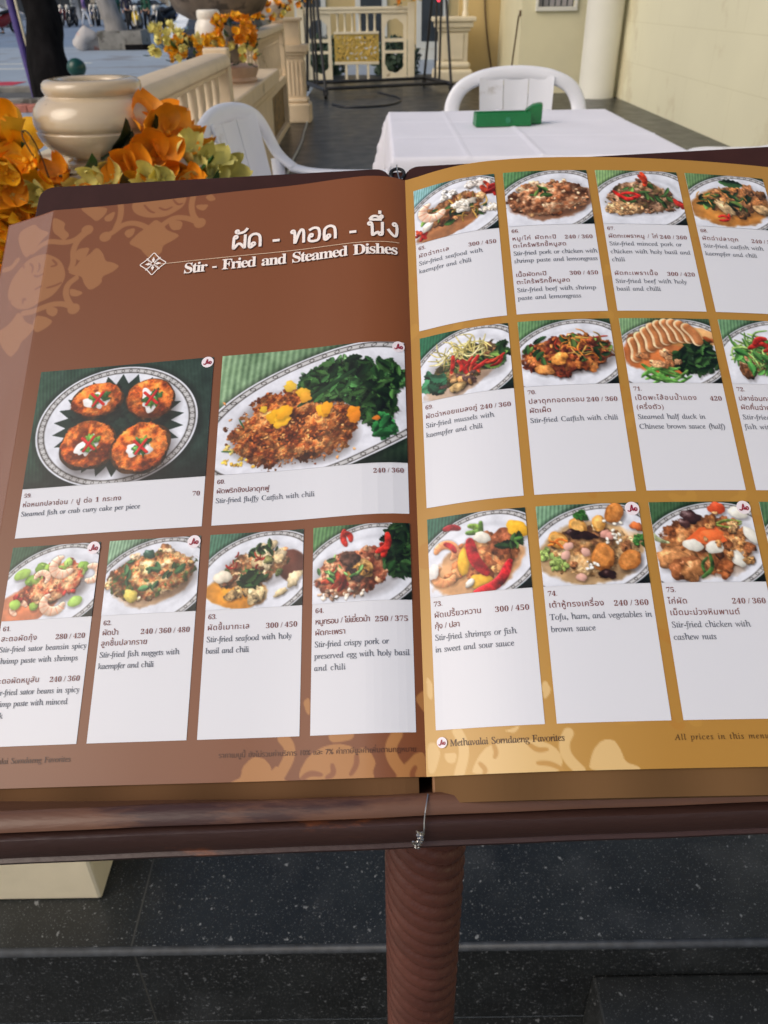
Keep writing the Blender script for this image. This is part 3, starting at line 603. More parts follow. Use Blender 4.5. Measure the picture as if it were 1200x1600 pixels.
tree('slender grey tree trunk rising from a broken planter across the pavement', (-8.62, 31.0, -.24), (-.75, .6, 0), .36, M['bark_g'], 5)
pb = thing('tree_planter', 'low kerbed tree pit with red brick edging round the dark tree', 'planter', (-5.4, 14.9, -.24))
g = Geo()
for x0, x1, y0, y1 in ((-1.5, 1.4, -1.15, -.95), (-1.5, 1.4, .95, 1.15), (-1.5, -1.3, -.95, .95), (1.2, 1.4, -.95, .95)): g.bb(x0, x1, y0, y1, 0, .16)
g.obj('kerb', M['concrete'], pb, smooth=0, bevel=.02)
g = Geo(); g.bb(-1.3, 1.2, -.95, .95, 0, .07); g.obj('soil', mat('grey_soil', rgb(92, 92, 90), .9, .3, 4, .5, 20), pb, smooth=0)
g = Geo();
for k in range(15): g.bb(-1.5 + .2 * k, -1.5 + .2 * k + .19, -1.42, -1.17, 0, .10)
g.obj('brick_edging', M['brick'], pb, smooth=0, bevel=.01)
pc = thing('concrete_planter', 'broken grey concrete planter box around the slender tree', 'planter', (-8.5, 31, -.24))
g = Geo()
for x0, x1, y0, y1 in ((-.62, .80, -.62, -.48), (-.62, .80, .48, .62), (-.62, -.50, -.48, .48), (.68, .80, -.48, .48)): g.bb(x0, x1, y0, y1, 0, .55)
g.jitter(.03, 2, 1); g.obj('wall', M['concrete'], pc, smooth=0)
g = Geo(); g.bb(.25, 1.05, -.74, -.625, .0, .16); g.obj('broken_base', M['bark_d'], pc, smooth=0, bevel=.02)
g = Geo(); g.ball((-9.52, 30.6, -.02), .46, 18, 12, (1, .7, .72)); g.jitter(.24, 2.6, 9); tag(g.obj('rubble_sack', mat('torn_sack', rgb(188, 182, 178), .8, .15, 3, .5, 8, dirt=rgb(206, 128, 104), dscale=1.6, dth=.53), smooth=180), 'torn pale and orange rubble sack leaning on the concrete planter', 'sack')
def bollard(label, loc, s=1):
    t = thing('bollard', label, 'bollard', loc, group='dark green bollards')
    g = Geo(); g.lathe([(.13, 0), (.13, .06), (.095, .09), (.085, .62), (.10, .66), (.085, .70)], 24); g.obj('shaft', M['bollard'], t, smooth=40)
    g = Geo(); g.ball((0, 0, .80), .118, 24, 14, (1, 1, .95)); g.obj('ball_top', M['bollard'], t, smooth=180); t.scale = (s,) * 3; return t
bollard('dark green ball-topped bollard just above the near urn', (-3.62, 11.0, -.24), .93)
bollard('dark green bollard standing by the motorbikes right of the slender tree', (-12.2, 44.5, -.25), 1.6)
g = Geo(); g.tube([(-5.62, 14.8, -.24), (-5.78, 15.0, 1.2), (-5.90, 15.1, 2.6)], .06, 16); o = g.obj('banner_post', mat('purple_banner', rgb(76, 58, 128), .6, .25, 3, dirt=rgb(232, 150, 92), dscale=2.2, dth=.57), smooth=40); tag(o, 'slim purple and orange banner post left of the dark tree', 'post')
g = Geo(); g.tube([(-5.54, 14.75, -.24), (-5.66, 14.9, 1.2), (-5.76, 15.0, 2.4)], .02, 8); tag(g.obj('pole', M['cream'], smooth=180), 'thin pale pole between the banner post and the dark tree', 'pole')
g = Geo(); g.bb(-9.3, -7.3, 18.1, 18.9, -.2385, -.2345); tag(g.obj('red_mat', M['red'], smooth=0), 'red painted patch on the pavement at the left edge', 'paint patch')
for y_, x_ in ((22.5, -9.6), (24.3, -8.6)):
    g = Geo(); g.bb(x_ - 1.7, x_ + 1.0, y_, y_ + .22, -.2385, -.2345); stru(g.obj('road_marking', M['white_wall'], smooth=0))

# ------------------------------------------------------------------ motorbikes, people, cars across the street
def bike_proto(cm):
    t = thing('motorbike', '', 'motorbike', group='motorbikes parked across the street')
    for x in (-.62, .62):
        g = Geo(); pts = [(x + .245 * math.cos(a), 0, .30 + .245 * math.sin(a)) for a in np.linspace(0, 6.283, 25)[:-1]]; pts.append(pts[0]); g.tube(pts, .055, 8, cap=False, upv=(0, 1, 0)); w_ = g.obj('wheel', M['rubber'], t, smooth=180)
        g = Geo(); g.tube([(x, -.03, .30), (x, .03, .30)], .06, 12)
        for k in range(5): a = 6.283 * k / 5; g.tube([(x, 0, .30), (x + .22 * math.cos(a), 0, .30 + .22 * math.sin(a))], .014, 6)
        g.obj('rim', M['wire'], w_, smooth=60)
    g = Geo(); g.tube([(-.72, 0, .70), (-.35, 0, .62), (.0, 0, .42), (.22, 0, .48), (.36, 0, .80)], [.10, .15, .16, .13, .09], 12, flat=1.25, smooth=2); g.obj('body', cm, t, smooth=180)
    g = Geo(); g.tube([(-.78, 0, .80), (-.5, 0, .82), (-.15, 0, .76), (.08, 0, .72)], [.08, .13, .14, .08], 12, flat=.5, smooth=2); g.obj('seat', M['rubber'], t, smooth=180)
    g = Geo(); g.tube([(.62, .07, .30), (.40, .07, .86)], .025, 8); g.tube([(.62, -.07, .30), (.40, -.07, .86)], .025, 8); g.obj('fork', M['wire'], t, smooth=60)
    g = Geo(); g.tube([(.26, -.34, .98), (.36, -.12, .98), (.38, 0, .94), (.36, .12, .98), (.26, .34, .98)], .018, 8, smooth=1); g.obj('handlebar', M['black_metal'], t, smooth=180)
    g = Geo(); g.ball((.47, 0, .86), .095, 14, 8, (.8, 1, 1)); g.obj('headlight', M['urnw'], t, smooth=180)
    for s_ in (-1, 1): g = Geo(); g.tube([(.33, s_ * .22, .98), (.31, s_ * .30, 1.14)], .010, 6); g.ball((.30, s_ * .31, 1.18), .055, 10, 6, (.4, 1, .8)); g.obj('mirror', M['black_metal'], t, smooth=180)
    g = Geo(); g.tube([(-.1, -.12, .26), (-.45, -.14, .30), (-.85, -.15, .38)], [.03, .05, .055], 10, smooth=1); g.obj('exhaust', M['wire'], t, smooth=180)
    g = Geo(); g.tube([(.86, 0, .42), (.78, 0, .56), (.62, 0, .62), (.46, 0, .58)], [.04, .06, .07, .05], 10, flat=.4, smooth=1); g.obj('fender', cm, t, smooth=180)
    return t
BK = [mat('black_bike_paint', (.015, .015, .018), .3, .2, 4), mat('blue_bike_paint', rgb(36, 60, 110), .3, .2, 4), mat('silver_bike_paint', rgb(180, 190, 200), .3, .1, 4), mat('red_bike_paint', rgb(150, 40, 36), .3, .2, 4), mat('yellow_bike_paint', rgb(226, 190, 40), .35, .1, 4)]
b0 = bike_proto(BK[0]); b0.scale = (1.22,) * 3
for i, (x, y, rz, m, lab) in enumerate(((-18.6, 57.4, 52, 0, 'black motorbike facing the street, left of the walker in white trousers'), (-17.3, 58.3, 62, 0, 'black motorbike right of the walker in white trousers'), (-16.2, 59.0, 70, 2, 'silver motorbike just left of the slender tree'),
                                        (-11.55, 45.2, 66, 4, 'yellow fronted motorbike right of the slender tree'), (-10.35, 45.6, 25, 0, 'black motorbike beside the person in green'), (-9.75, 47.6, 40, 1, 'blue motorbike nearest the stone bowl at the right end of the row'), (-20.6, 61.0, 60, 2, 'white motorbike half behind the dark tree'), (-18.2, 45.6, 20, 3, 'dark red motorbike at the left picture edge beyond the banner post'), (-12.9, 50.5, 50, 0, 'black motorbike close behind the slender tree'), (-10.9, 47.4, 50, 0, 'black motorbike behind the person in green'), (-19.6, 59.4, 46, 3, 'red motorbike between the dark tree and the walker'), (-12.0, 47.0, 64, 2, 'silver motorbike behind the yellow fronted one'), (-9.2, 45.9, 30, 0, 'black motorbike with a white lamp right of the person in green'), (-8.7, 47.2, 50, 2, 'silver motorbike at the far right end of the row'), (-9.9, 49.2, 60, 3, 'red motorbike in the second rank on the right'), (-18.0, 59.6, 66, 1, 'blue motorbike in the second rank behind the walker'), (-16.8, 60.6, 40, 0, 'black motorbike in the second rank near the slender tree'), (-19.4, 57.0, 74, 2, 'white motorbike at the near left of the walker'), (-15.3, 58.6, 58, 0, 'black motorbike partly behind the slender tree'), (-11.3, 50.6, 20, 1, 'blue motorbike in the second rank behind the person in green'))):
    o = b0 if i == 0 else copy_tree(b0); o.location = (x, y, -.25); o.rotation_euler = (0, 0, R(rz - 140)); o['label'] = lab
    if i:
        for ch in o.children:
            if ch.name.split('.')[0] in ('body', 'fender'): ch.material_slots[0].link = 'OBJECT'; ch.material_slots[0].material = BK[m]

def skin(name, joints, edges, m, parent, sub=2, root=0):
    me = bpy.data.meshes.new(name); me.from_pydata([j[:3] for j in joints], edges, []); o = bpy.data.objects.new(name, me); COL.objects.link(o); me.materials.append(m)
    o.parent = parent; md = o.modifiers.new('skin', 'SKIN'); md.use_smooth_shade = True
    for i, j in enumerate(joints):
        v = me.skin_vertices[0].data[i]; v.radius = (j[3], j[4] if len(j) > 4 else j[3]); v.use_root = i == root
    s_ = o.modifiers.new('subd', 'SUBSURF'); s_.levels = s_.render_levels = sub; return o
SKIN = mat('skin', rgb(196, 150, 122), .55, .06, 12)
HAIR = mat('black_hair', (.012, .01, .01), .5, .2, 30)
def person(label, loc, rz, top, trousers, shoe, stride=.12, arm=.10):
    t = thing('person', label, 'person', loc, rz)
    # facing +y; one vertex per joint
    J = [(0, 0, .93, .13, .10), (0, .0, 1.10, .125, .09), (0, .0, 1.28, .15, .10), (0, .0, 1.42, .12, .08), (0, .01, 1.50, .05), (0, .02, 1.56, .055), (0, .03, 1.64, .085, .10), (0, .025, 1.72, .07, .085)]
    E = [(0, 1), (1, 2), (2, 3), (3, 4), (4, 5), (5, 6), (6, 7)]
    for s_ in (-1, 1):
        k = len(J); f = stride * s_; J += [(s_ * .095, 0, .88, .085), (s_ * .10, f * .6 + .02, .49, .058), (s_ * .10, f * 1.0 - .02, .09, .040), (s_ * .10, f + .10, .035, .035)]; E += [(0, k), (k, k + 1), (k + 1, k + 2), (k + 2, k + 3)]
        k = len(J); J += [(s_ * .19, 0, 1.40, .055), (s_ * .24, -f * .5 - .02, 1.13, .042), (s_ * .235, -f * .5 + arm, .90, .032), (s_ * .23, -f * .5 + arm + .05, .80, .028)]; E += [(3, k), (k, k + 1), (k + 1, k + 2), (k + 2, k + 3)]
    skin('body', J, E, SKIN, t)
    g = Geo(); g.ball((0, .012, 1.70), .115, 16, 10, (.92, 1, .95)); g.v = [(x, y, z if z > 1.66 or y < .0 else 1.66 + (z - 1.66) * .1) for x, y, z in g.v]; g.obj('hair', HAIR, t, smooth=180)
    q = 1.16; T_ = [(0, 0, .90, .15, .12), (0, 0, 1.10, .145, .11), (0, 0, 1.28, .165, .115), (0, 0, 1.41, .13, .09)]; TE = [(0, 1), (1, 2), (2, 3)]
    for s_ in (-1, 1):
        f = stride * s_; k = len(T_); T_ += [(s_ * .19, 0, 1.40, .07), (s_ * .24, -f * .5 - .02, 1.13, .058), (s_ * .236, -f * .5 + arm * .9, .93, .048)]; TE += [(3, k), (k, k + 1), (k + 1, k + 2)]
    skin('shirt', T_, TE, top, t)
    T_ = [(0, 0, .93, .14, .11)]; TE = []
    for s_ in (-1, 1):
        f = stride * s_; k = len(T_); T_ += [(s_ * .095, 0, .86, .10), (s_ * .10, f * .6 + .02, .49, .078), (s_ * .10, f - .02, .10, .066)]; TE += [(0, k), (k, k + 1), (k + 1, k + 2)]
    skin('trousers', T_, TE, trousers, t)
    for s_ in (-1, 1):
        f = stride * s_; g = Geo(); g.ball((s_ * .10, f + .04, .045), .06, 12, 8, (.8, 2.1, .75)); g.obj('shoe', shoe, t, smooth=180)
    return t
fab = lambda n, c: mat(n, c, .85, .1, 14, .2, 60)
person('person in white trousers and a purple top walking past the motorbikes', (-17.65, 57.1, -.25), R(-60), fab('purple_cloth', rgb(120, 96, 150)), fab('white_cloth', rgb(222, 224, 228)), M['urnw'], .22)
person('person in a green jacket and dark trousers among the motorbikes', (-11.05, 45.3, -.25), R(160), fab('green_cloth', rgb(34, 82, 64)), fab('dark_cloth', (.02, .022, .03)), M['rubber'], .08)
person('person in dark clothes behind the slender tree', (-12.55, 47.6, -.25), R(200), fab('navy_cloth', rgb(40, 40, 64)), fab('black_cloth', (.018, .018, .02)), M['rubber'], .06)
person('person in a dark shirt by the motorbike at the left picture edge', (-19.0, 47.2, -.25), R(120), fab('plum_cloth', rgb(82, 48, 62)), fab('black_trousers', (.02, .02, .025)), M['rubber'], .10)

def car(label, loc, rz, paint, L=4.2):
    t = thing('parked_car', label, 'car', loc, rz)
    pr = [(-2.1, .35), (-2.12, .72), (-1.95, .86), (-1.45, .92), (-.95, 1.36), (.55, 1.40), (1.15, .98), (1.85, .86), (2.10, .68), (2.12, .35), (1.75, .28), (-1.75, .28)]
    g = Geo(); vs = []; n = len(pr)
    for y, k in ((-.82, .94), (-.72, 1), (.72, 1), (.82, .94)):
        for x, z in pr: vs.append((x, y * (1 - .16 * max(0, z - .9) / .5), .28 + (z - .28) * (k if z > .9 else 1)))
    fs = [tuple(range(n - 1, -1, -1)), tuple(range(3 * n, 4 * n))] + [(j * n + i, j * n + (i + 1) % n, (j + 1) * n + (i + 1) % n, (j + 1) * n + i) for j in range(3) for i in range(n)]
    g.add(vs, fs); g.obj('body', paint, t, smooth=30, bevel=.05, seg=3)
    for s_ in (-1, 1):
        g = Geo(); g.add([(-.85, s_ * .775, .95), (.95, s_ * .775, .95), (.48, s_ * .70, 1.31), (-.62, s_ * .70, 1.31)], [(0, 1, 2, 3)]); o = g.obj('side_window', M['glass'], t, smooth=0); sm = o.modifiers.new('s', 'SOLIDIFY'); sm.thickness = .03; sm.offset = 0
    g = Geo(); g.add([(1.13, -.62, 1.01), (1.13, .62, 1.01), (.60, .56, 1.37), (.60, -.56, 1.37)], [(0, 1, 2, 3)]); o = g.obj('windscreen', M['glass'], t, smooth=0); sm = o.modifiers.new('s', 'SOLIDIFY'); sm.thickness = .04; sm.offset = 0
    for x in (-1.3, 1.32):
        for s_ in (-1, 1): g = Geo(); g.tube([(x, s_ * .62, .31), (x, s_ * .83, .31)], .31, 20); w_ = g.obj('wheel', M['rubber'], t, smooth=40); g = Geo(); g.tube([(x, s_ * .832, .31), (x, s_ * .845, .31)], .19, 16); g.obj('rim', M['wire'], w_, smooth=40)
    for s_ in (-1, 1): g = Geo(); g.ball((2.06, s_ * .58, .66), .12, 12, 8, (.5, 1.3, .8)); g.obj('headlight', M['urnw'], t, smooth=180)
    return t
wp_, dk_, sv_ = mat('white_car_paint', rgb(220, 226, 232), .25, .03, 2, coat=.5), mat('dark_car_paint', (.03, .035, .045), .25, .1, 2, coat=.5), mat('silver_car_paint', rgb(160, 176, 190), .25, .05, 2, coat=.5)
car('white car seen between the stone bowl and the distant urn', (-4.6, 27.5, -.25), R(80), wp_)
car('dark car standing behind the far balustrade', (-3.4, 22.5, -.25), R(85), dk_)
car('silver car behind the motorbikes at the top of the picture', (-15.0, 62.0, -.25), R(20), sv_)
car('white car at the left top behind the dark motorbike', (-24.0, 58.0, -.25), R(10), wp_)
car('dark car behind the motorbikes right of the slender tree', (-11.0, 60.0, -.25), R(5), dk_)

# low buildings and planting beyond the far fence
hb = thing('street_building', 'yellow building with white framed openings beyond the carved fence', 'building', (.2, 24, -.25))
g = Geo(); g.bb(-3.2, 4.5, 0, .3, 0, 4.2); g.obj('wall', M['ochre'], hb, smooth=0)
for x in (-1.9, -.35, 1.2, 2.6):
    g = Geo(); g.bb(x - .40, x + .40, -.05, -.002, .25, 2.3); f = g.obj('window', M['white_wall'], hb, smooth=0); g = Geo(); g.bb(x - .27, x + .27, -.06, -.052, .42, 2.15); g.obj('pane', M['glass'], f, smooth=0)
g = Geo(); g.bb(-3.25, 4.55, -.08, -.002, 0, .24); g.obj('skirting', M['white_wall'], hb, smooth=0)
def shrub(label, loc, rad, n, seed):
    t = thing('shrub', label, 'shrub', loc); r_ = np.random.default_rng(seed); g = Geo(); g.tube([(0, 0, 0), (.05, .03, rad[2])], [.03, .015], 8); g.obj('stem', M['stem'], t, smooth=60); g = Geo()
    for _ in range(n):
        d = r_.normal(size=3); d /= np.linalg.norm(d); c = d * np.array(rad) * r_.uniform(.3, 1) ** .5 + np.array([0, 0, rad[2]]); a = r_.normal(size=3); a /= np.linalg.norm(a); e = np.cross(a, d); e /= np.linalg.norm(e) + 1e-6; g.add([c - a * .07, c + e * .035, c + a * .07, c - e * .035], [(0, 1, 2, 3)])
    g.obj('foliage', M['shrub'], t, smooth=0)
shrub('dark green shrub showing through the left openings of the carved fence', (-1.0, 16.8, -.24), (.45, .4, .42), 900, 3)
shrub('dark green shrub showing through the right openings of the carved fence', (.35, 16.9, -.24), (.45, .4, .40), 900, 4)


# a row of shophouses closes the far side of the street
for i, (x, wdt, hgt, c_, lab) in enumerate(((-62, 15, 9, (188, 182, 168), 'grey white shophouse far left across the street'), (-46, 14, 8, (206, 190, 150), 'pale yellow shophouse across the street behind the dark tree'), (-31, 13, 9.5, (176, 178, 182), 'blue grey shophouse across the street, behind the walker'), (-17.5, 12, 8, (200, 184, 160), 'beige shophouse across the street behind the slender tree'), (-5, 11, 9, (190, 176, 160), 'tan shophouse across the street behind the stone bowl'))):
    sh = thing('shophouse', lab, 'building', (x, 78, -.25), 0, 'shophouses across the street'); m_ = mat('shophouse_paint', rgb(*c_), .8, .1, .6, .1, 4, dirt=rgb(*[int(q * .8) for q in c_]), dscale=.5, dth=.58)
    g = Geo(); g.bb(-wdt / 2, wdt / 2, 0, 8, 0, hgt); g.obj('wall', m_, sh, smooth=0); n_ = int(wdt / 3)
    g = Geo(); g.bb(-wdt / 2 - .1, wdt / 2 + .1, -.35, 8.2, hgt + .003, hgt + .4); g.obj('roof', M['concrete'], sh, smooth=0)
    g = Geo(); g.extrude([(-wdt / 2, -.01, 3.3), (-wdt / 2, -1.8, 2.8), (-wdt / 2, -1.8, 2.9), (-wdt / 2, -.01, 3.4)], (0, 0, 0), (wdt, 0, 0)); g.obj('awning', BK[(i + 1) % 4], sh, smooth=0)
    for k in range(n_):
        xx = -wdt / 2 + wdt * (k + .5) / n_
        for z0, z1 in ((.1, 2.6), (4.3, 5.8), (6.6, 7.6)):
            if z1 > hgt - .3: continue
            g = Geo(); g.bb(xx - 1.1, xx + 1.1, -.06, -.003, z0, z1); f = g.obj('window' if z0 > 1 else 'shopfront', M['white_wall'], sh, smooth=0); g = Geo(); g.bb(xx - .95, xx + .95, -.075, -.062, z0 + .12, z1 - .12); g.obj('pane', M['glass'], f, smooth=0)
# ================================================================== THE MENU BOOK
# frame of the open book: P foot of the spine, U up the page, X across, N out of the page
PP = [0.02085, 0.28343, 0.8468, 0.60107, -0.00547, 0.0, 0.27977, 0.38262, 0.32414, 0.18922, 0.06852, -0.0099, -0.06123, -0.11018, 0.03802, 0.01279, -0.04562, -0.06674, -0.05346, -0.04299, -0.0625, -0.09223, 0.20413, -0.01342, -0.18195, -0.20231, -0.12031, -0.10601, -0.16486, -0.12543, 0.22128, 0.15397, 0.06116, 0.02063, 0.01395, -0.03054, 0.06425, 0.13047]
BP = np.array(PP[:3]); _el, _az = PP[3], PP[4]
BU = np.array([math.sin(_az) * math.cos(_el), math.cos(_az) * math.cos(_el), math.sin(_el)])
BX = np.array([math.cos(_az), -math.sin(_az), 0.0]); BN = np.cross(BX, BU)
KN = [0, .015, .035, .06, .10, .16, .24, .36]
SA = np.linspace(0, .36, 361); SV = np.linspace(-.03, .45, 49)
TAB = {}
for side, k in ((1, 6), (-1, 22)):
    t0 = np.interp(SA, KN, PP[k:k + 8]); t1 = np.interp(SA, KN, PP[k + 8:k + 16])
    cs = np.zeros((49, 361)); hs = np.zeros((49, 361)); ts = np.zeros((49, 361))
    for i, v in enumerate(SV):
        th = t0 + np.clip(v / .42, 0, 1.05) * t1
        if side < 0: th = th - .30 * np.clip((SA - .2700) / .0016, 0, 1)       # the crease near the outer edge
        d = SA[1]
        cs[i, 1:] = np.cumsum((np.cos(th[1:]) + np.cos(th[:-1])) / 2 * d)
        hs[i, 1:] = np.cumsum((np.sin(th[1:]) + np.sin(th[:-1])) / 2 * d); ts[i] = th
    TAB[side] = (cs, hs, ts)

def bil(T, a, v):
    fa = np.clip(a / SA[1], 0, 359.999); fv = np.clip((v - SV[0]) / (SV[1] - SV[0]), 0, 47.999)
    ia = fa.astype(int); iv = fv.astype(int); fa = fa - ia; fv = fv - iv
    return (T[iv, ia] * (1 - fa) + T[iv, ia + 1] * fa) * (1 - fv) + (T[iv + 1, ia] * (1 - fa) + T[iv + 1, ia + 1] * fa) * fv

def page_pts(side, a, v, off):
    """points of a curved page: a out from the spine, v up the page (metres)"""
    a = np.asarray(a, float); v = np.asarray(v, float); c, h, t = (bil(T, a, v) for T in TAB[side])
    n = np.stack([-np.sin(t) * side, np.cos(t)], -1)
    c = c * side + n[..., 0] * off; h = h + n[..., 1] * off
    return BP + v[..., None] * BU + c[..., None] * BX + h[..., None] * BN

def mesh_np(name, verts, faces, ink, m, parent, smooth=True):
    me = bpy.data.meshes.new(name)
    me.from_pydata(verts.tolist() if len(verts) < 2000 else [], [], faces if len(verts) < 2000 else [])
    if len(verts) >= 2000:
        F = np.asarray(faces, np.int32)
        me.vertices.add(len(verts)); me.vertices.foreach_set('co', verts.astype(np.float32).ravel())
        nf, k = F.shape
        me.loops.add(nf * k); me.loops.foreach_set('vertex_index', F.ravel())
        me.polygons.add(nf); me.polygons.foreach_set('loop_start', np.arange(0, nf * k, k, dtype=np.int32))
        me.update(calc_edges=True)
    return finish(me, name, ink, m, parent, smooth)

def finish(me, name, ink, m, parent, smooth=True):
    at = me.color_attributes.new('ink', 'FLOAT_COLOR', 'POINT')
    buf = np.ones((len(me.vertices), 4), np.float32); buf[:, :3] = ink
    at.data.foreach_set('color', buf.ravel())
    if smooth: me.polygons.foreach_set('use_smooth', np.ones(len(me.polygons), bool))
    me.materials.append(m); me.update()
    o = bpy.data.objects.new(name, me); COL.objects.link(o); o.parent = parent
    return o

def grid_sheet(name, side, aL, aR, v0, v1, off, img, parent, m):
    """a printed sheet: img rows run down the page, columns left to right as read"""
    H, W = img.shape[:2]
    aa = np.linspace(aL, aR, W); vv = np.linspace(v1, v0, H)
    A, V = np.meshgrid(aa, vv)
    pts = page_pts(side, A.ravel(), V.ravel(), off)
    i = np.arange(H - 1)[:, None] * W + np.arange(W - 1)[None]
    F = np.stack([i, i + W, i + W + 1, i + 1], -1).reshape(-1, 4)
    return mesh_np(name, pts, F, lin(np.clip(img, 0, 1).reshape(-1, 3) * 255), m, parent)

# ------------------------------------------------------------------ a small painter for what is printed on the pages
def tile_noise(n, octs, seed):
    g = np.random.default_rng(seed); out = np.zeros((n, n)); amp = 1; tot = 0
    for f in octs:
        k = g.random((f, f)); x = np.arange(n) * f / n; i = x.astype(int); t = x - i; t = t * t * (3 - 2 * t)
        j = (i + 1) % f
        r = k[i][:, i] * (1 - t)[None] + k[i][:, j] * t[None]; r2 = k[j][:, i] * (1 - t)[None] + k[j][:, j] * t[None]
        out += amp * (r * (1 - t)[:, None] + r2 * t[:, None]); tot += amp; amp *= .6
    out /= tot; return (out - out.mean()) / out.std()
NZ = tile_noise(512, (32, 64, 128, 256), 1)      # grainy
NZL = tile_noise(512, (8, 16, 32, 64), 2)        # cloudy
def take(T, y0, y1, x0, x1, oy, ox): return T[np.ix_((np.arange(y0, y1) + oy) % 512, (np.arange(x0, x1) + ox) % 512)]

class Cv:
    def __init__(s, wmm, hmm, ppm, seed):
        s.ss = 2; s.k = wmm * ppm * s.ss; s.W = int(round(wmm * ppm)) * 2; s.H = int(round(hmm * ppm)) * 2
        s.a = s.H / s.W; s.z = 1.0; s.photo = False; s.im = np.ones((s.H, s.W, 3)); s.g = np.random.default_rng(seed)
    def out(s):
        o = s.im.reshape(s.H // 2, 2, s.W // 2, 2, 3).mean((1, 3))
        if s.photo:                                   # printed photographs: a little less colour, ink grain
            gr = o.mean(-1, keepdims=True); o = gr + (o - gr) * .97
            p = np.pad(o, ((1, 1), (1, 1), (0, 0)), 'edge'); bl = (p[:-2, 1:-1] + p[2:, 1:-1] + p[1:-1, :-2] + p[1:-1, 2:] + 2 * p[1:-1, 1:-1]) / 6; o = .5 * o + .5 * bl; o = np.clip(o, 0, 1); o = (o + .03 * np.sin((o - .5) * 3.1416)) ** .90 * 1.02; o = o + .018 * take(NZ, 0, o.shape[0], 0, o.shape[1], 3, 9)[..., None]
        return o
    def grid(s, x0, x1, y0, y1):
        x0 = max(0, int(x0)); y0 = max(0, int(y0)); x1 = min(s.W, int(x1) + 2); y1 = min(s.H, int(y1) + 2)
        if x1 <= x0 or y1 <= y0: return None
        return (x0, x1, y0, y1) + tuple(np.meshgrid(np.arange(x0, x1) + .5, np.arange(y0, y1) + .5))
    def mix(s, b, al, col):
        x0, x1, y0, y1 = b; p = s.im[y0:y1, x0:x1]; p += al[..., None] * (col - p)
    def blob(s, x, y, rx, ry, ang, col, rough=.12, tex=.18, shade=1., gloss=0., shadow=.35, soft=1.2, cloudy=False):
        """a lump of food: x,y,rx,ry as fractions of the picture's width"""
        g = s.g; W = s.W; x, y, rx, ry = s.zx(x) * W, s.zy(y) * W, max(rx * W * s.z, .8), max(ry * W * s.z, .8); col = np.asarray(col, float) / 255
        m = max(rx, ry) * (1.25 + rough) + 4; q = s.grid(x - m, x + m, y - m, y + m)
        if q is None: return
        b = q[:4]; dx = q[4] - x; dy = q[5] - y; ca, sa = math.cos(ang), math.sin(ang)
        def rad(dx, dy):
            u = (dx * ca + dy * sa) / rx; v = (-dx * sa + dy * ca) / ry; th = np.arctan2(v, u); e = 1
            for kk, ph in zip((2, 3, 4, 5, 7, 9), ph_): e = e + rough * np.sin(kk * th + ph) / kk ** .6 * .7
            return u, v, np.hypot(u, v) / e
        ph_ = g.random(6) * 6.28
        if shadow:
            o = min(rx, ry) * .3 + 1.5; _, _, r = rad(dx - o * .5, dy - o)
            s.mix(b, np.clip((1.22 - r) / .4, 0, 1) * shadow, np.array([.10, .06, .04]))
        u, v, r = rad(dx, dy)
        al = np.clip((1 - r) * min(rx, ry) / soft + .5, 0, 1)
        z = np.sqrt(np.clip(1 - np.clip(r, 0, 1) ** 2, 0.02, 1))
        nx = (u * ca - v * sa) * .9; ny = (u * sa + v * ca) * .9
        T = take(NZL if cloudy else NZ, *(b[2], b[3], b[0], b[1]), int(g.integers(512)), int(g.integers(512)))
        lam = (-.4 * nx - .6 * ny + .7 * z) + T * tex * .5
        val = 1 + shade * (.62 * lam - .40) + T * tex * .5
        c = col[None, None] * val[..., None]
        if gloss: c = c + gloss * .6 * (np.clip(lam - .75, 0, 1) * 3.0)[..., None] ** 2
        s.mix(b, al, np.clip(c, 0, 1))
    def zx(s, x): return .5 + (x - .5) * s.z
    def zy(s, y): return .47 + (y - .47) * s.z
    def poly(s, pts, col, al=1., soft=1.0):
        """convex or star-like polygon by winding; pts as fractions of width"""
        P = np.array([(s.zx(a), s.zy(b)) for a, b in pts]) * s.W; q = s.grid(P[:, 0].min() - 2, P[:, 0].max() + 2, P[:, 1].min() - 2, P[:, 1].max() + 2)
        if q is None: return
        X, Y = q[4], q[5]; ins = np.zeros(X.shape, bool)
        for i in range(len(P)):
            (xa, ya), (xb, yb) = P[i], P[i - 1]
            if ya == yb: continue
            ins ^= ((ya > Y) != (yb > Y)) & (X < (xb - xa) * (Y - ya) / (yb - ya) + xa)
        s.mix(q[:4], ins * al, np.asarray(col, float) / 255)
    def stroke(s, pts, wd, col, shade=.6, taper=False, shadow=.3, gloss=0., al=1., tex=.1, smooth=2):
        P = np.array(pts, float)
        for _ in range(smooth):
            Q = [P[0]]
            for i in range(len(P) - 1): Q += [P[i] * .75 + P[i + 1] * .25, P[i] * .25 + P[i + 1] * .75]
            Q.append(P[-1]); P = np.array(Q)
        P = np.stack([s.zx(P[:, 0]), s.zy(P[:, 1])], 1) * s.W; wd = wd * s.W * s.z; col = np.asarray(col, float) / 255
        q = s.grid(P[:, 0].min() - wd - 3, P[:, 0].max() + wd + 3, P[:, 1].min() - wd - 3, P[:, 1].max() + wd + 4)
        if q is None: return
        X, Y = q[4], q[5]; best = np.full(X.shape, 1e9); sg = np.zeros(X.shape); n = len(P) - 1
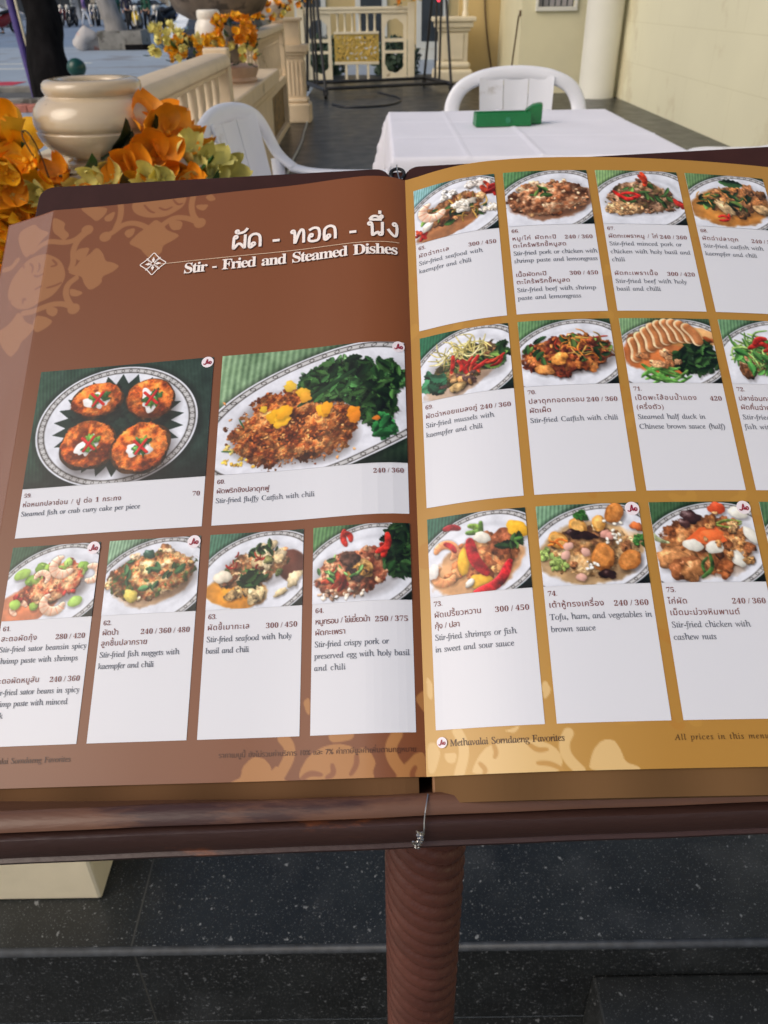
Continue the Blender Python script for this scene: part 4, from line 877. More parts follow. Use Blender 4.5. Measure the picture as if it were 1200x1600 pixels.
        for i in range(n):
            A, B = P[i], P[i + 1]; d = B - A; L = max(d @ d, 1e-9); t = np.clip(((X - A[0]) * d[0] + (Y - A[1]) * d[1]) / L, 0, 1)
            ox = X - A[0] - t * d[0]; oy = Y - A[1] - t * d[1]; ww = wd
            if taper: ww = wd * np.sqrt(np.clip(1 - ((i + t) / n * 1.9 - .9) ** 2, .02, 1))
            dd = np.hypot(ox, oy) / ww; m = dd < best; best[m] = dd[m]; sg[m] = ((-.5 * ox - .8 * oy) / ww)[m]
        if shadow: s.mix(q[:4], np.clip((1.5 - best) / .9, 0, 1) * shadow, np.array([.1, .07, .04]))
        T = take(NZ, q[2], q[3], q[0], q[1], int(s.g.integers(512)), 3)
        v = 1 + shade * .5 * sg + tex * T * .5; c = col * v[..., None] + gloss * np.clip(sg - .35, 0, 1)[..., None]
        s.mix(q[:4], np.clip((1 - best) * wd + .5, 0, 1) * al, np.clip(c, 0, 1))
    def leaf(s, x, y, ln, wd, ang, col, shadow=.3, curl=0.):
        g = s.g; W = s.W; x, y, ln, wd = s.zx(x) * W, s.zy(y) * W, ln * W * s.z, wd * W * s.z; m = ln + 3; q = s.grid(x - m, x + m, y - m, y + m)
        if q is None: return
        dx = q[4] - x; dy = q[5] - y; ca, sa = math.cos(ang), math.sin(ang); col = np.asarray(col, float) / 255
        u = (dx * ca + dy * sa) / ln; v = (-dx * sa + dy * ca) / wd + curl * u * u
        e = np.clip(1 - u * u, 0, 1) ** .8 * (1 + .12 * np.sin(u * 17 + g.random() * 6))
        al = np.clip((e - np.abs(v)) * wd / 1.2 + .3, 0, 1) * (np.abs(u) < 1)
        if shadow: s.mix(q[:4], np.roll(al, (2, 2), (0, 1)) * shadow, np.array([.05, .06, .03]))
        T = take(NZL, q[2], q[3], q[0], q[1], int(g.integers(512)), 9)
        val = 1 + .35 * np.tanh(v * 2.5) * (1 if g.random() < .5 else -1) + .22 * T + .25 * np.exp(-(v * 6) ** 2)
        s.mix(q[:4], al, np.clip(col * val[..., None], 0, 1))
    # ---- compositions
    def ground(s, col=(58, 92, 58), dark=(20, 34, 28), ang=12, per=.022, split=True):
        Y, X = np.mgrid[0:s.H, 0:s.W] / s.W; a = R(ang); u = X * math.cos(a) + Y * math.sin(a)
        st = np.sin(u / per * 6.28 + .5 * np.sin(Y * 9)) * .5 + .5; T = take(NZL, 0, s.H, 0, s.W, 40, 77)
        f = .55 + .35 * st + .1 * T
        left = np.clip(1.25 - 1.1 * X - .5 * Y, 0, 1)[..., None] if split else .5
        c = np.array(dark) / 255 + (np.array(col) / 255 - np.array(dark) / 255) * f[..., None] * (.35 + .95 * left)
        dk = np.clip((Y - .62 * s.a - .1) * 5, 0, 1)[..., None]
        s.im[:] = np.clip(c * (1 - dk * .75), 0, 1)
    def plate(s, cx=.5, cy=.50, rx=.70, ry=.46, ang=-22, pat=46, white=(222, 224, 233)):
        Y, X = np.mgrid[0:s.H, 0:s.W] / s.W; a = R(ang); dx, dy = X - cx, Y - cy
        u = (dx * math.cos(a) + dy * math.sin(a)) / rx; v = (-dx * math.sin(a) + dy * math.cos(a)) / ry
        r = np.hypot(u, v); th = np.arctan2(v, u); px = 1 / (s.W * min(rx, ry))
        T = take(NZL, 0, s.H, 0, s.W, 140, 17)
        wcol = np.array(white) / 255
        sh = np.clip((1.03 - r) / .03, 0, 1)
        base = wcol * (1 - .10 * np.exp(-((r - .70) / .06) ** 2)[..., None] * (.5 + .5 * np.sin(th + 2.2))[..., None]) * (1 + .012 * T[..., None])
        al = np.clip((1 - r) / px / 1.2, 0, 1)[..., None]
        s.im[:] = s.im * (1 - np.clip((1.09 - r) / .1, 0, 1)[..., None] * .55)
        s.im[:] = s.im * (1 - al) + base * al
        b0, b1 = .895, .965
        band = np.clip((r - b0) / px, 0, 1) * np.clip((b1 - r) / px, 0, 1)
        s.im[:] = s.im * (1 - band[..., None] * .75) + band[..., None] * .75 * np.array([.72, .71, .70])
        edge = np.maximum(np.exp(-((r - b0) / .009) ** 2), np.exp(-((r - b1) / .009) ** 2))
        ph = np.abs(((th / 6.283 * pat) % 1) - .5); rr = (r - (b0 + b1) / 2) / ((b1 - b0) / 2)
        chain = np.clip(1 - np.abs(np.abs(rr) - (1 - ph * 5)) / .38, 0, 1) * (ph < .24) * (np.abs(rr) < 1)
        d = np.clip(edge * .85 + chain * .9, 0, 1)[..., None] * al
        s.im[:] = s.im * (1 - d) + d * np.array([.16, .14, .12])
    def sauce(s, cx, cy, rx, ry, ang, col, al=.9):
        cx, cy, rx, ry = s.zx(cx), s.zy(cy), rx * s.z, ry * s.z
        Y, X = np.mgrid[0:s.H, 0:s.W] / s.W; a = R(ang); dx, dy = X - cx, Y - cy
        u = (dx * math.cos(a) + dy * math.sin(a)) / rx; v = (-dx * math.sin(a) + dy * math.cos(a)) / ry
        T = take(NZL, 0, s.H, 0, s.W, 91, 200); r = np.hypot(u, v) + .05 * T
        k = np.clip((1 - r) / .10, 0, 1)[..., None] * al
        c = np.array(col) / 255 * (1.05 + .12 * T[..., None] - .25 * np.clip(r - .6, 0, 1)[..., None])
        s.im[:] = s.im * (1 - k) + np.clip(c, 0, 1) * k
    def mound(s, cx, cy, rx, ry, ang, pal, grain=1.0, bump=1.0, shadow=.45, gloss=.25, edge=.10):
        """a continuous mass of cooked food: noisy height field, lit, coloured by a second noise"""
        W = s.W; g = s.g; cx, cy, rx, ry = s.zx(cx) * W, s.zy(cy) * W, rx * W * s.z, ry * W * s.z; m = max(rx, ry) * 1.25 + 4
        q = s.grid(cx - m, cx + m, cy - m, cy + m)
        if q is None: return
        b = q[:4]; a = R(ang); dx, dy = q[4] - cx, q[5] - cy; u = (dx * math.cos(a) + dy * math.sin(a)) / rx; v = (-dx * math.sin(a) + dy * math.cos(a)) / ry
        o = g.integers(512, size=8); N1 = take(NZ, b[2], b[3], b[0], b[1], int(o[0]), int(o[1])); N2 = take(NZL, b[2], b[3], b[0], b[1], int(o[2]), int(o[3])); N3 = take(NZ, b[2], b[3], b[0], b[1], int(o[4]), int(o[5]))
        r = np.hypot(u, v) + edge * .55 * N2 + edge * .45 * N1
        if shadow:
            rs = np.hypot((dx - 2 - .03 * rx) / rx, (dy - 3 - .08 * ry) / ry); s.mix(b, np.clip((1.16 - rs) / .25, 0, 1) * shadow, np.array([.14, .09, .06]))
        hgt = np.sqrt(np.clip(1 - r * r, .01, 1)) * min(rx, ry) * .55 + bump * (2.6 * np.abs(N2) + 1.5 * grain * N1)
        gy, gx = np.gradient(hgt); L = 1 / np.sqrt(1 + gx * gx + gy * gy); lam = (.40 * gx + .60 * gy + .72) * L
        t = np.clip(.5 + .24 * N3 + .20 * N2, 0, .999) * (len(pal) - 1); i = t.astype(int); f = (t - i)[..., None]; P = np.array(pal, float) / 255
        col = P[i] * (1 - f) + P[np.minimum(i + 1, len(pal) - 1)] * f
        occ = np.clip(.80 + .16 * N1 + .14 * N2, .45, 1.15)
        c = col * ((.78 + .56 * np.clip(lam, 0, 1.3)) * occ)[..., None] + gloss * (np.clip(lam - .88, 0, 1) * 2.4)[..., None] ** 2
        s.mix(b, np.clip((1 - r) * min(rx, ry) * .35, 0, 1), np.clip(c, 0, 1))
    def heap(s, cx, cy, rx, ry, ang, n, pal, size, asp=.7, rough=.18, tex=.3, gloss=.10, shadow=.3, dome=.0, shade=.74):
        g = s.g; P = []
        if n >= 30:
            pp = sorted(pal, key=lambda c: sum(c)); s.mound(cx, cy, rx * .97, ry * .97, ang, pp, 1.0 if size < .03 else .6, 1.0, shadow, .25); n = int(n * (.22 if n > 150 else .45))
        for _ in range(n):
            r = math.sqrt(g.random()); t = g.random() * 6.283; P.append((r * math.cos(t), r * math.sin(t)))
        P.sort(key=lambda p: p[1]); a = R(ang)
        for u, v in P:
            x = cx + u * rx * math.cos(a) - v * ry * math.sin(a); y = cy + u * rx * math.sin(a) + v * ry * math.cos(a)
            c = np.array(pal[int(g.integers(len(pal)))], float) * g.uniform(.82, 1.12); z = size * g.uniform(.6, 1.35)
            s.blob(x, y, z, z * g.uniform(asp * .8, min(1, asp * 1.3)), g.random() * 3.14, c, rough, tex, shade, gloss * g.random(), shadow)
            if size > .03:
                for _ in range(3):
                    t = g.random() * 6.283; q = z * .75 * math.sqrt(g.random()); e = z * g.uniform(.14, .34)
                    c2 = c * g.uniform(.62, 1.22) if g.random() < .75 else np.array(pal[int(g.integers(len(pal)))], float)
                    s.blob(x + q * math.cos(t), y + q * math.sin(t), e, e * g.uniform(.3, .8), g.random() * 3.14, c2, .3, tex, .6, gloss * g.random(), .16)
    def leaves(s, cx, cy, rx, ry, n, pal, ln, asp=.42):
        g = s.g
        for _ in range(n):
            r = math.sqrt(g.random()); t = g.random() * 6.283; c = np.array(pal[int(g.integers(len(pal)))], float) * g.uniform(.7, 1.25)
            L = ln * g.uniform(.6, 1.3); s.leaf(cx + rx * r * math.cos(t), cy + ry * r * math.sin(t), L, L * asp * g.uniform(.7, 1.3), g.random() * 6.28, c, .4, g.uniform(-.5, .5))
    def strips(s, cx, cy, rx, ry, n, pal, ln, wd, gloss=.2, bend=.4, ang=None, taper=True):
        g = s.g
        for _ in range(n):
            r = math.sqrt(g.random()); t = g.random() * 6.283; x = cx + rx * r * math.cos(t); y = cy + ry * r * math.sin(t)
            a = g.random() * 3.14 if ang is None else R(ang) + g.normal() * .35; L = ln * g.uniform(.6, 1.3); b = g.uniform(-bend, bend) * L
            dx, dy = math.cos(a) * L / 2, math.sin(a) * L / 2
            c = np.array(pal[int(g.integers(len(pal)))], float) * g.uniform(.8, 1.15)
            s.stroke([(x - dx, y - dy), (x - dy / L * b * 2, y + dx / L * b * 2), (x + dx, y + dy)], wd * g.uniform(.6, .95), c * .92, .9, taper, .4, gloss * 1.3, 1., .35)
    def shrimp(s, x, y, r, a, col=(232, 190, 160)):
        pts = [(x + r * math.cos(a + t), y + r * .85 * math.sin(a + t)) for t in np.linspace(0, 4.0, 9)]
        s.stroke(pts, r * .46, col, .75, True, .45, .15, smooth=1)
        for t in np.linspace(.4, 3.6, 7):
            c, q = math.cos(a + t), math.sin(a + t)
            s.stroke([(x + r * .66 * c, y + r * .56 * q), (x + r * 1.38 * c, y + r * 1.17 * q)], r * .045, (216, 120, 84), 0, False, 0, 0, .6, smooth=0)

BROWNS = [(150, 92, 52), (176, 112, 66), (122, 70, 40), (196, 140, 92)]
TANS = [(210, 166, 120), (194, 142, 94), (224, 188, 148), (170, 112, 70)]
GREENS = [(52, 82, 36), (38, 62, 30), (84, 112, 50), (26, 46, 24)]
BASIL = [(24, 46, 22), (36, 62, 30), (16, 32, 16), (48, 78, 38)]
REDS = [(176, 38, 28), (148, 28, 22), (190, 62, 36)]

def dish59(c):
    c.ground((46, 74, 58), (24, 40, 36), -8, .02); c.plate(.48, .375, .455, .36, -3, 60)
    n = 26; pts = []
    for i in range(2 * n):
        t = 6.283 * i / (2 * n); r = 1 if i % 2 else .80; pts.append((.49 + .37 * r * math.cos(t), .37 + .31 * r * math.sin(t)))
    c.poly(pts, (28, 46, 38)); c.heap(.49, .37, .27, .22, 0, 90, [(30, 50, 40), (24, 38, 34)], .03, tex=.1, gloss=0, shadow=.1, shade=.3)
    for i, (x, y, rx, ry, a) in enumerate(((.355, .205, .142, .104, -.12), (.66, .225, .135, .118, .25), (.335, .475, .158, .138, .1), (.63, .515, .158, .145, -.35))):
        c.blob(x + .003, y + .009, rx * 1.05, ry * 1.06, a, (70, 44, 22), .05, .3, .5, 0, .5)
        c.mound(x, y, rx * 1.0, ry * 1.0, R(0) + a * 57, [(196, 78, 24), (218, 98, 32), (230, 114, 42), (238, 134, 58)], .5, .42, 0, .12, .05)
        c.blob(x - .004, y + .012, .068, .046, .3 + i, (244, 240, 238), .28, .04, .3, 0, .15)
        for _ in range(7):
            t = c.g.random() * 6.28; c.blob(x + .012 + .035 * math.cos(t), y - .004 + .03 * math.sin(t), .026, .017, t, (92, 146, 50) if c.g.random() < .6 else (48, 92, 40), .4, .2, .5, .1, .25)
        c.stroke([(x - .035, y - .035), (x + .04, y + .035)], .008, (206, 34, 30), .5, False, .35, .1)
        c.stroke([(x + .03, y - .04), (x - .02, y + .04)], .008, (196, 30, 30), .5, False, .35, .1)

def dish60(c):
    c.ground((126, 158, 118), (34, 58, 36), 4, .034); c.plate(.57, .395, .74, .345, -19, 60, (222, 223, 232))
    pal = [(140, 60, 26), (178, 86, 36), (204, 110, 50), (220, 134, 68), (232, 158, 92)]
    for cx, cy, rx, ry, a in ((.27, .52, .20, .14, 6), (.55, .50, .19, .16, -12), (.40, .45, .29, .21, -16)): c.mound(cx, cy, rx, ry, a, pal, 1.5, 1.5, .4, .12, .16)
    for cx, cy, rx, ry, a in ((.30, .50, .10, .08, 0), (.48, .55, .12, .08, 10), (.56, .45, .10, .08, 0), (.42, .34, .10, .06, -10)): c.mound(cx, cy, rx, ry, a, pal, 1.6, 1.4, .35, .12, .25)
    g_ = c.g
    for _ in range(170): c.blob(.40 + .27 * g_.normal() * .62, .47 + .17 * g_.normal() * .6, .008 * g_.uniform(.6, 1.5), .006, g_.random() * 3, pal[int(g_.integers(5))], .35, .2, .6, .06, .2)
    c.heap(.72, .23, .24, .12, 8, 110, BASIL, .04, .6, .4, .5, .15, .4); c.heap(.84, .36, .10, .14, 20, 60, BASIL, .034, .6, .4, .5, .1, .35)
    c.leaves(.72, .22, .27, .13, 150, BASIL + [(48, 84, 44)], .042, .5); c.leaves(.84, .36, .11, .14, 70, BASIL, .04, .5); c.leaves(.88, .50, .04, .05, 16, [(34, 88, 44), (28, 70, 36)], .05, .5)
    c.stroke([(.43, .35), (.60, .25), (.74, .16)], .012, (34, 62, 34), .4, True, .3)
    for x, y, r, col in ((.315, .40, .052, (250, 178, 24)), (.345, .425, .045, (252, 182, 30)), (.355, .375, .045, (246, 168, 26)), (.565, .39, .040, (252, 168, 24)), (.585, .375, .036, (248, 160, 26)), (.725, .42, .040, (240, 140, 24)), (.735, .445, .036, (232, 130, 26)), (.455, .27, .036, (238, 172, 40)), (.47, .30, .034, (236, 160, 40)), (.385, .225, .036, (240, 190, 60)), (.245, .35, .022, (240, 190, 50)), (.845, .46, .018, (214, 110, 30))):
        c.blob(x, y, r, r * .85, .3 + x * 7, col, .2, .05, .28, .06, .3, cloudy=True)
    c.heap(.12, .65, .10, .025, 12, 16, [(236, 186, 70), (224, 170, 60)], .010, gloss=0, shadow=.1); c.heap(.07, .57, .02, .03, 0, 6, [(240, 206, 110)], .012, gloss=0, shadow=.1)
    c.stroke([(.115, .40), (.145, .455)], .004, (40, 90, 50), .4, True, .1); c.stroke([(.03, .58), (.085, .585)], .004, (40, 90, 50), .4, True, .1)

def std(c, g=(92, 122, 92), d=(26, 44, 32), ang=-22, ry=.46):
    c.ground(tuple(min(255, q * 1.18) for q in g), d, 6, .03 + .01 * c.g.random()); c.plate(.5, .49, .70, ry, ang); c.z = 1.13

def dish61(c):
    std(c, (44, 70, 50)); c.sauce(.30, .62, .34, .17, -18, (206, 96, 44), .8)
    c.heap(.52, .42, .34, .17, -24, 130, [(188, 78, 44), (206, 130, 80), (160, 52, 34)], .032, gloss=.3)
    c.heap(.5, .45, .36, .20, -24, 16, [(150, 186, 76), (170, 204, 100), (120, 160, 60)], .055, .8, .08, .05, .15)
    c.heap(.55, .46, .3, .15, -24, 60, [(170, 40, 34), (206, 110, 70), (222, 170, 120)], .022, gloss=.3)
    for a in ((.60, .27, .10, .6), (.40, .38, .065, 3.2), (.88, .36, .085, 4.4), (.55, .62, .10, .2), (.22, .66, .07, 2.)): c.shrimp(*a)
    c.heap(.2, .56, .05, .03, 0, 5, [(170, 40, 34)], .03); c.blob(.17, .62, .055, .05, 0, (160, 200, 80), .06, .05, .5, .2); c.blob(.2, .33, .085, .05, -.3, (160, 196, 90), .06, .05, .5, .2); c.blob(.76, .62, .07, .05, -.3, (168, 208, 96), .06, .05, .5, .2)
def dish62(c):
    std(c, (110, 140, 112)); c.sauce(.52, .5, .38, .2, -14, (196, 140, 84), .7)
    c.heap(.5, .40, .40, .21, -12, 46, TANS + [(214, 170, 112), (200, 130, 80)], .068, .75, .22, .3, .2)
    c.heap(.5, .42, .40, .22, -12, 50, [(206, 162, 100), (186, 96, 56), (92, 120, 60), (218, 186, 140)], .022, gloss=.2)
    c.leaves(.5, .38, .34, .17, 16, [(38, 66, 40), (60, 96, 60)], .05, .45); c.blob(.32, .60, .07, .06, 1, (206, 182, 84), .15, .1, .7, .1); c.blob(.46, .21, .055, .045, .2, (40, 70, 56), .2, .1, .5, .4)
def dish63(c):
    std(c, (60, 96, 76)); c.sauce(.34, .62, .30, .15, 4, (224, 138, 34), .95); c.sauce(.82, .38, .14, .16, 0, (78, 34, 22), .9)
    c.heap(.50, .40, .32, .17, -20, 60, TANS + [(92, 104, 56), (150, 90, 60)], .045, gloss=.2)
    c.heap(.62, .28, .13, .09, -10, 12, [(226, 202, 158), (206, 178, 130)], .06, .7, .2, .1, .2); c.blob(.2, .47, .085, .06, -.2, (236, 222, 196), .12, .05, .6, .1); c.heap(.42, .62, .16, .07, 0, 10, [(220, 190, 138), (200, 160, 104)], .06)
    c.leaves(.48, .50, .12, .07, 22, BASIL, .055); c.leaves(.55, .22, .16, .06, 16, BASIL, .045); c.blob(.62, .33, .05, .04, 0, (120, 120, 70), .2, .3); c.strips(.38, .34, .2, .1, 10, REDS, .07, .010)
    c.blob(.86, .52, .06, .08, .4, (230, 206, 160), .3, .1); c.blob(.74, .64, .07, .03, -.6, (226, 200, 150), .2, .1)
def dish64(c):
    std(c, (72, 108, 66)); pal = [(190, 120, 84), (166, 86, 58), (206, 150, 110), (140, 66, 46)]
    c.heap(.44, .50, .38, .22, -16, 240, pal, .026, gloss=.25)
    c.heap(.86, .32, .16, .22, 0, 60, BASIL, .05, .6, .4, .4, .1); c.leaves(.86, .32, .18, .24, 110, BASIL, .05, .5)
    c.blob(.50, .47, .12, .085, .3, (150, 112, 62), .1, .3, .7, .2); c.blob(.40, .38, .10, .07, .2, (92, 60, 48), .1, .3, .7, .3); c.heap(.45, .52, .1, .07, 0, 10, [(60, 40, 36), (170, 120, 60)], .045)
    c.strips(.25, .58, .10, .05, 6, REDS, .14, .030); c.strips(.70, .30, .06, .06, 3, [(220, 44, 32)], .16, .034); c.strips(.36, .18, .03, .03, 2, REDS, .12, .03)
    c.leaves(.30, .46, .22, .12, 16, [(70, 116, 56), (98, 140, 76)], .035); c.heap(.35, .70, .28, .05, 0, 20, [(236, 214, 190), (206, 160, 130)], .022)
def dish65(c):
    std(c, (110, 150, 150), (22, 60, 40)); c.sauce(.42, .66, .36, .12, -16, (150, 86, 40), .85)
    c.heap(.5, .44, .36, .17, -20, 40, [(150, 100, 60), (120, 70, 40), (206, 160, 110)], .05)
    c.leaves(.5, .5, .34, .15, 16, GREENS, .055); c.strips(.55, .45, .3, .14, 12, [(196, 150, 70), (120, 90, 40)], .14, .012)
    c.heap(.60, .43, .11, .07, -10, 16, [(226, 220, 206), (212, 200, 182)], .05, .6, .25, .08, .1); c.heap(.44, .24, .09, .06, 0, 10, [(240, 232, 220)], .045); c.heap(.84, .50, .08, .07, 0, 12, [(240, 226, 204)], .035); c.heap(.76, .16, .09, .05, 0, 8, [(240, 226, 214)], .05)
    c.strips(.86, .26, .08, .06, 6, REDS, .14, .035); c.strips(.10, .68, .08, .07, 6, REDS, .11, .025)
    c.shrimp(.27, .40, .12, .4, (240, 200, 172)); c.blob(.2, .60, .07, .05, -.6, (240, 228, 214), .2, .06)
def dish66(c):
    std(c, (74, 112, 70)); c.sauce(.55, .48, .46, .24, -10, (150, 88, 50), .8)
    c.heap(.50, .44, .43, .21, -8, 70, TANS + [(150, 90, 58), (136, 78, 48)], .058, .7, .25, .25, .2); c.heap(.5, .44, .42, .22, -8, 90, [(140, 80, 46), (206, 166, 128), (170, 110, 74)], .022, gloss=.3)
    c.leaves(.42, .35, .12, .06, 8, GREENS, .05)
def dish67(c):
    std(c, (110, 140, 90)); pal = [(132, 88, 62), (172, 128, 94), (106, 68, 46), (112, 100, 56), (182, 142, 110)]
    c.heap(.52, .40, .32, .21, 0, 180, pal, .034, gloss=.15); c.heap(.50, .48, .40, .16, 4, 420, pal, .017, gloss=.2); c.heap(.3, .58, .2, .1, 0, 120, [(196, 140, 90), (214, 170, 120)], .018)
    c.leaves(.55, .40, .28, .16, 18, [(72, 104, 48), (52, 84, 40)], .05); c.strips(.56, .16, .03, .03, 2, [(206, 60, 30)], .16, .036, ang=-60); c.strips(.38, .38, .03, .02, 2, [(190, 34, 26)], .22, .026, ang=14); c.strips(.9, .50, .03, .03, 2, REDS, .14, .032, ang=60)
def dish68(c):
    std(c, (84, 112, 72)); c.sauce(.5, .50, .46, .27, -8, (186, 116, 44), .95)
    c.heap(.58, .40, .36, .20, -8, 36, [(150, 96, 56), (120, 78, 44), (92, 66, 40), (176, 110, 60)], .07, .6, .25, .35, .3); c.leaves(.5, .42, .34, .16, 26, BASIL + GREENS, .06)
    c.blob(.42, .52, .14, .06, .9, (200, 166, 120), .12, .2, .8, .2); c.blob(.84, .52, .10, .07, .3, (196, 156, 106), .12, .2, .8, .2); c.leaf(.55, .17, .14, .055, .1, (52, 88, 46)); c.strips(.42, .66, .05, .02, 2, REDS, .12, .022, ang=0); c.strips(.4, .35, .3, .14, 10, [(190, 130, 60)], .12, .01)
def dish69(c):
    std(c, (34, 84, 58), (18, 52, 38), -26); c.sauce(.45, .60, .4, .17, -26, (176, 128, 84), .6)
    c.heap(.5, .48, .38, .17, -26, 60, [(120, 110, 56), (92, 70, 44), (60, 80, 40), (150, 100, 64)], .05); c.leaves(.2, .62, .1, .12, 14, [(30, 70, 48), (40, 84, 56)], .085); c.leaves(.76, .38, .16, .14, 22, GREENS, .07)
    c.strips(.48, .32, .26, .13, 46, [(206, 190, 112), (176, 160, 84), (222, 206, 140)], .2, .009, bend=.6); c.strips(.55, .46, .18, .08, 9, REDS, .17, .026); c.strips(.78, .48, .05, .07, 4, REDS, .18, .024, ang=-60)
    c.heap(.45, .62, .20, .08, -20, 10, [(176, 134, 84), (92, 66, 60), (150, 106, 60)], .06, .55); c.blob(.42, .70, .09, .05, -.3, (196, 160, 104), .1, .2)
def dish70(c):
    std(c, (84, 118, 78), ang=-18); pal = [(158, 76, 38), (184, 98, 48), (122, 50, 30), (206, 120, 56)]
    c.heap(.5, .46, .44, .20, -8, 54, pal, .078, .7, .25, .35, .3); c.heap(.5, .44, .44, .2, -8, 90, pal + [(100, 40, 26)], .026, gloss=.35); c.leaves(.5, .40, .42, .16, 34, GREENS, .05)
    c.strips(.65, .36, .28, .15, 22, [(196, 150, 70), (206, 120, 40), (170, 50, 30)], .12, .010); c.blob(.42, .50, .07, .08, 1, (222, 140, 60), .15, .2, .7, .3); c.blob(.27, .62, .09, .06, .3, (200, 128, 66), .15, .2)
def dish71(c):
    std(c, (100, 130, 92), ang=-14); c.sauce(.40, .46, .38, .26, 8, (196, 96, 36), .9); c.sauce(.7, .26, .34, .13, 4, (206, 140, 70), .8)
    c.heap(.74, .52, .22, .16, -30, 40, BASIL, .06, .6, .35, .3, .1); c.leaves(.74, .52, .24, .16, 60, BASIL, .06, .5); c.strips(.40, .70, .15, .03, 12, [(84, 140, 60), (110, 160, 76)], .3, .022, ang=-4)
    for i in range(9):
        t = i / 8; x = .16 + .58 * t; y = .42 - .22 * math.sin(t * 2.2); L = .20 - .03 * abs(t - .4)
        a = R(62 + 26 * (1 - t)); dx, dy = math.cos(a) * L / 2, math.sin(a) * L / 2
        c.stroke([(x - dx, y - dy), (x + .02, y), (x + dx, y + dy)], .052, (232, 196, 150), .5, False, .5, 0, smooth=2)
        c.stroke([(x - dx + .014, y - dy), (x + .034, y), (x + dx + .014, y + dy)], .042, (172, 104, 58), .7, False, .15, .25, smooth=2)
    c.heap(.36, .52, .20, .08, 10, 12, [(176, 110, 66), (206, 150, 104)], .05); c.strips(.93, .28, .02, .01, 1, [(170, 84, 40)], .2, .03, ang=0)
def dish72(c):
    std(c, (84, 118, 84)); c.heap(.5, .5, .36, .18, -10, 30, [(150, 96, 60), (196, 150, 112), (122, 80, 50)], .07); c.strips(.5, .42, .36, .2, 70, [(110, 156, 70), (70, 120, 50), (150, 186, 100)], .2, .013); c.leaves(.5, .5, .34, .18, 34, [(52, 100, 46), (70, 120, 56)], .06); c.strips(.5, .30, .3, .14, 7, REDS, .22, .032, ang=-12)
def dish73(c):
    std(c, (46, 82, 66), (20, 38, 32)); c.sauce(.5, .56, .44, .24, -18, (206, 132, 64), .75)
    c.heap(.46, .50, .36, .18, -16, 26, [(190, 110, 62), (206, 140, 84), (170, 84, 44)], .075, .7, .15, .2, .3); c.shrimp(.2, .60, .09, .3, (222, 150, 96)); c.shrimp(.22, .40, .09, 3.3, (214, 140, 90))
    c.blob(.72, .36, .10, .13, .2, (150, 78, 46), .1, .25, .8, .35); c.blob(.86, .25, .10, .075, .5, (238, 174, 40), .1, .06, .5, .15); c.blob(.38, .50, .055, .13, .1, (236, 176, 44), .08, .06, .6, .2); c.blob(.52, .70, .10, .075, .2, (226, 170, 50), .1, .06, .6, .2)
    c.strips(.52, .47, .02, .02, 1, [(186, 24, 34)], .30, .055, ang=38); c.strips(.62, .66, .02, .02, 1, [(190, 26, 34)], .32, .05, ang=-48); c.strips(.30, .18, .02, .02, 1, [(176, 30, 40)], .16, .045, ang=6); c.strips(.25, .36, .02, .02, 1, [(170, 34, 40)], .16, .035, ang=30)
    c.strips(.5, .22, .08, .05, 4, [(124, 160, 60), (90, 130, 50)], .14, .03); c.blob(.55, .30, .08, .05, .3, (226, 220, 204), .1, .05, .5, .2); c.blob(.10, .56, .05, .07, .3, (240, 234, 226), .1, .05, .4, .1); c.leaves(.80, .38, .10, .06, 8, GREENS, .06); c.blob(.42, .70, .03, .05, .9, (238, 230, 214), .1, .04)
def dish74(c):
    std(c, (96, 128, 100), ang=-18); c.sauce(.5, .50, .47, .29, -8, (196, 150, 92), .85)
    c.heap(.5, .5, .40, .22, -8, 30, [(176, 128, 76), (150, 96, 60), (206, 168, 120)], .05)
    for x, y, r in ((.72, .15, .10), (.58, .24, .075), (.40, .27, .095), (.22, .38, .09), (.58, .55, .125), (.80, .58, .105)):
        c.blob(x, y, r, r * .78, x * 3, (216, 148, 66) if r < .1 else (198, 118, 52), .06, .14, .55, .12, .5)
        c.blob(x - .004, y - .006, r * .72, r * .5, x * 3, (230, 170, 88) if r < .1 else (206, 128, 60), .15, .16, .2, .1, 0)
    for x, y, r in ((.44, .16, .05), (.92, .41, .07), (.10, .50, .065), (.20, .60, .075)):
        col = (52, 104, 42) if y < .45 else (150, 176, 90); c.heap(x, y, r, r * .8, 0, 22, [col, tuple(np.array(col) * .8)], .024, gloss=.1)
    for x, y in ((.36, .33), (.47, .35), (.60, .70)): c.blob(x, y, .075, .04, .3, (46, 26, 24), .2, .2, .7, .5)
    for x, y in ((.62, .34), (.66, .36), (.30, .44), (.27, .52), (.44, .50), (.38, .72)): c.blob(x, y, .045, .035, x * 9, (222, 168, 150) if x < .5 else (204, 140, 124), .1, .05, .5, .1)
    for _ in range(12):
        t = c.g.random(); c.blob(.70 + .10 * c.g.normal() * .6, .34 + .07 * c.g.normal(), .018, .013, t * 3, (242, 236, 220), .1, .04, .5, .1)
    c.heap(.48, .62, .1, .04, 0, 8, [(242, 232, 214)], .016); c.strips(.22, .42, .06, .04, 3, [(222, 112, 40)], .12, .014); c.blob(.9, .28, .06, .04, .4, (214, 110, 56), .2, .1)
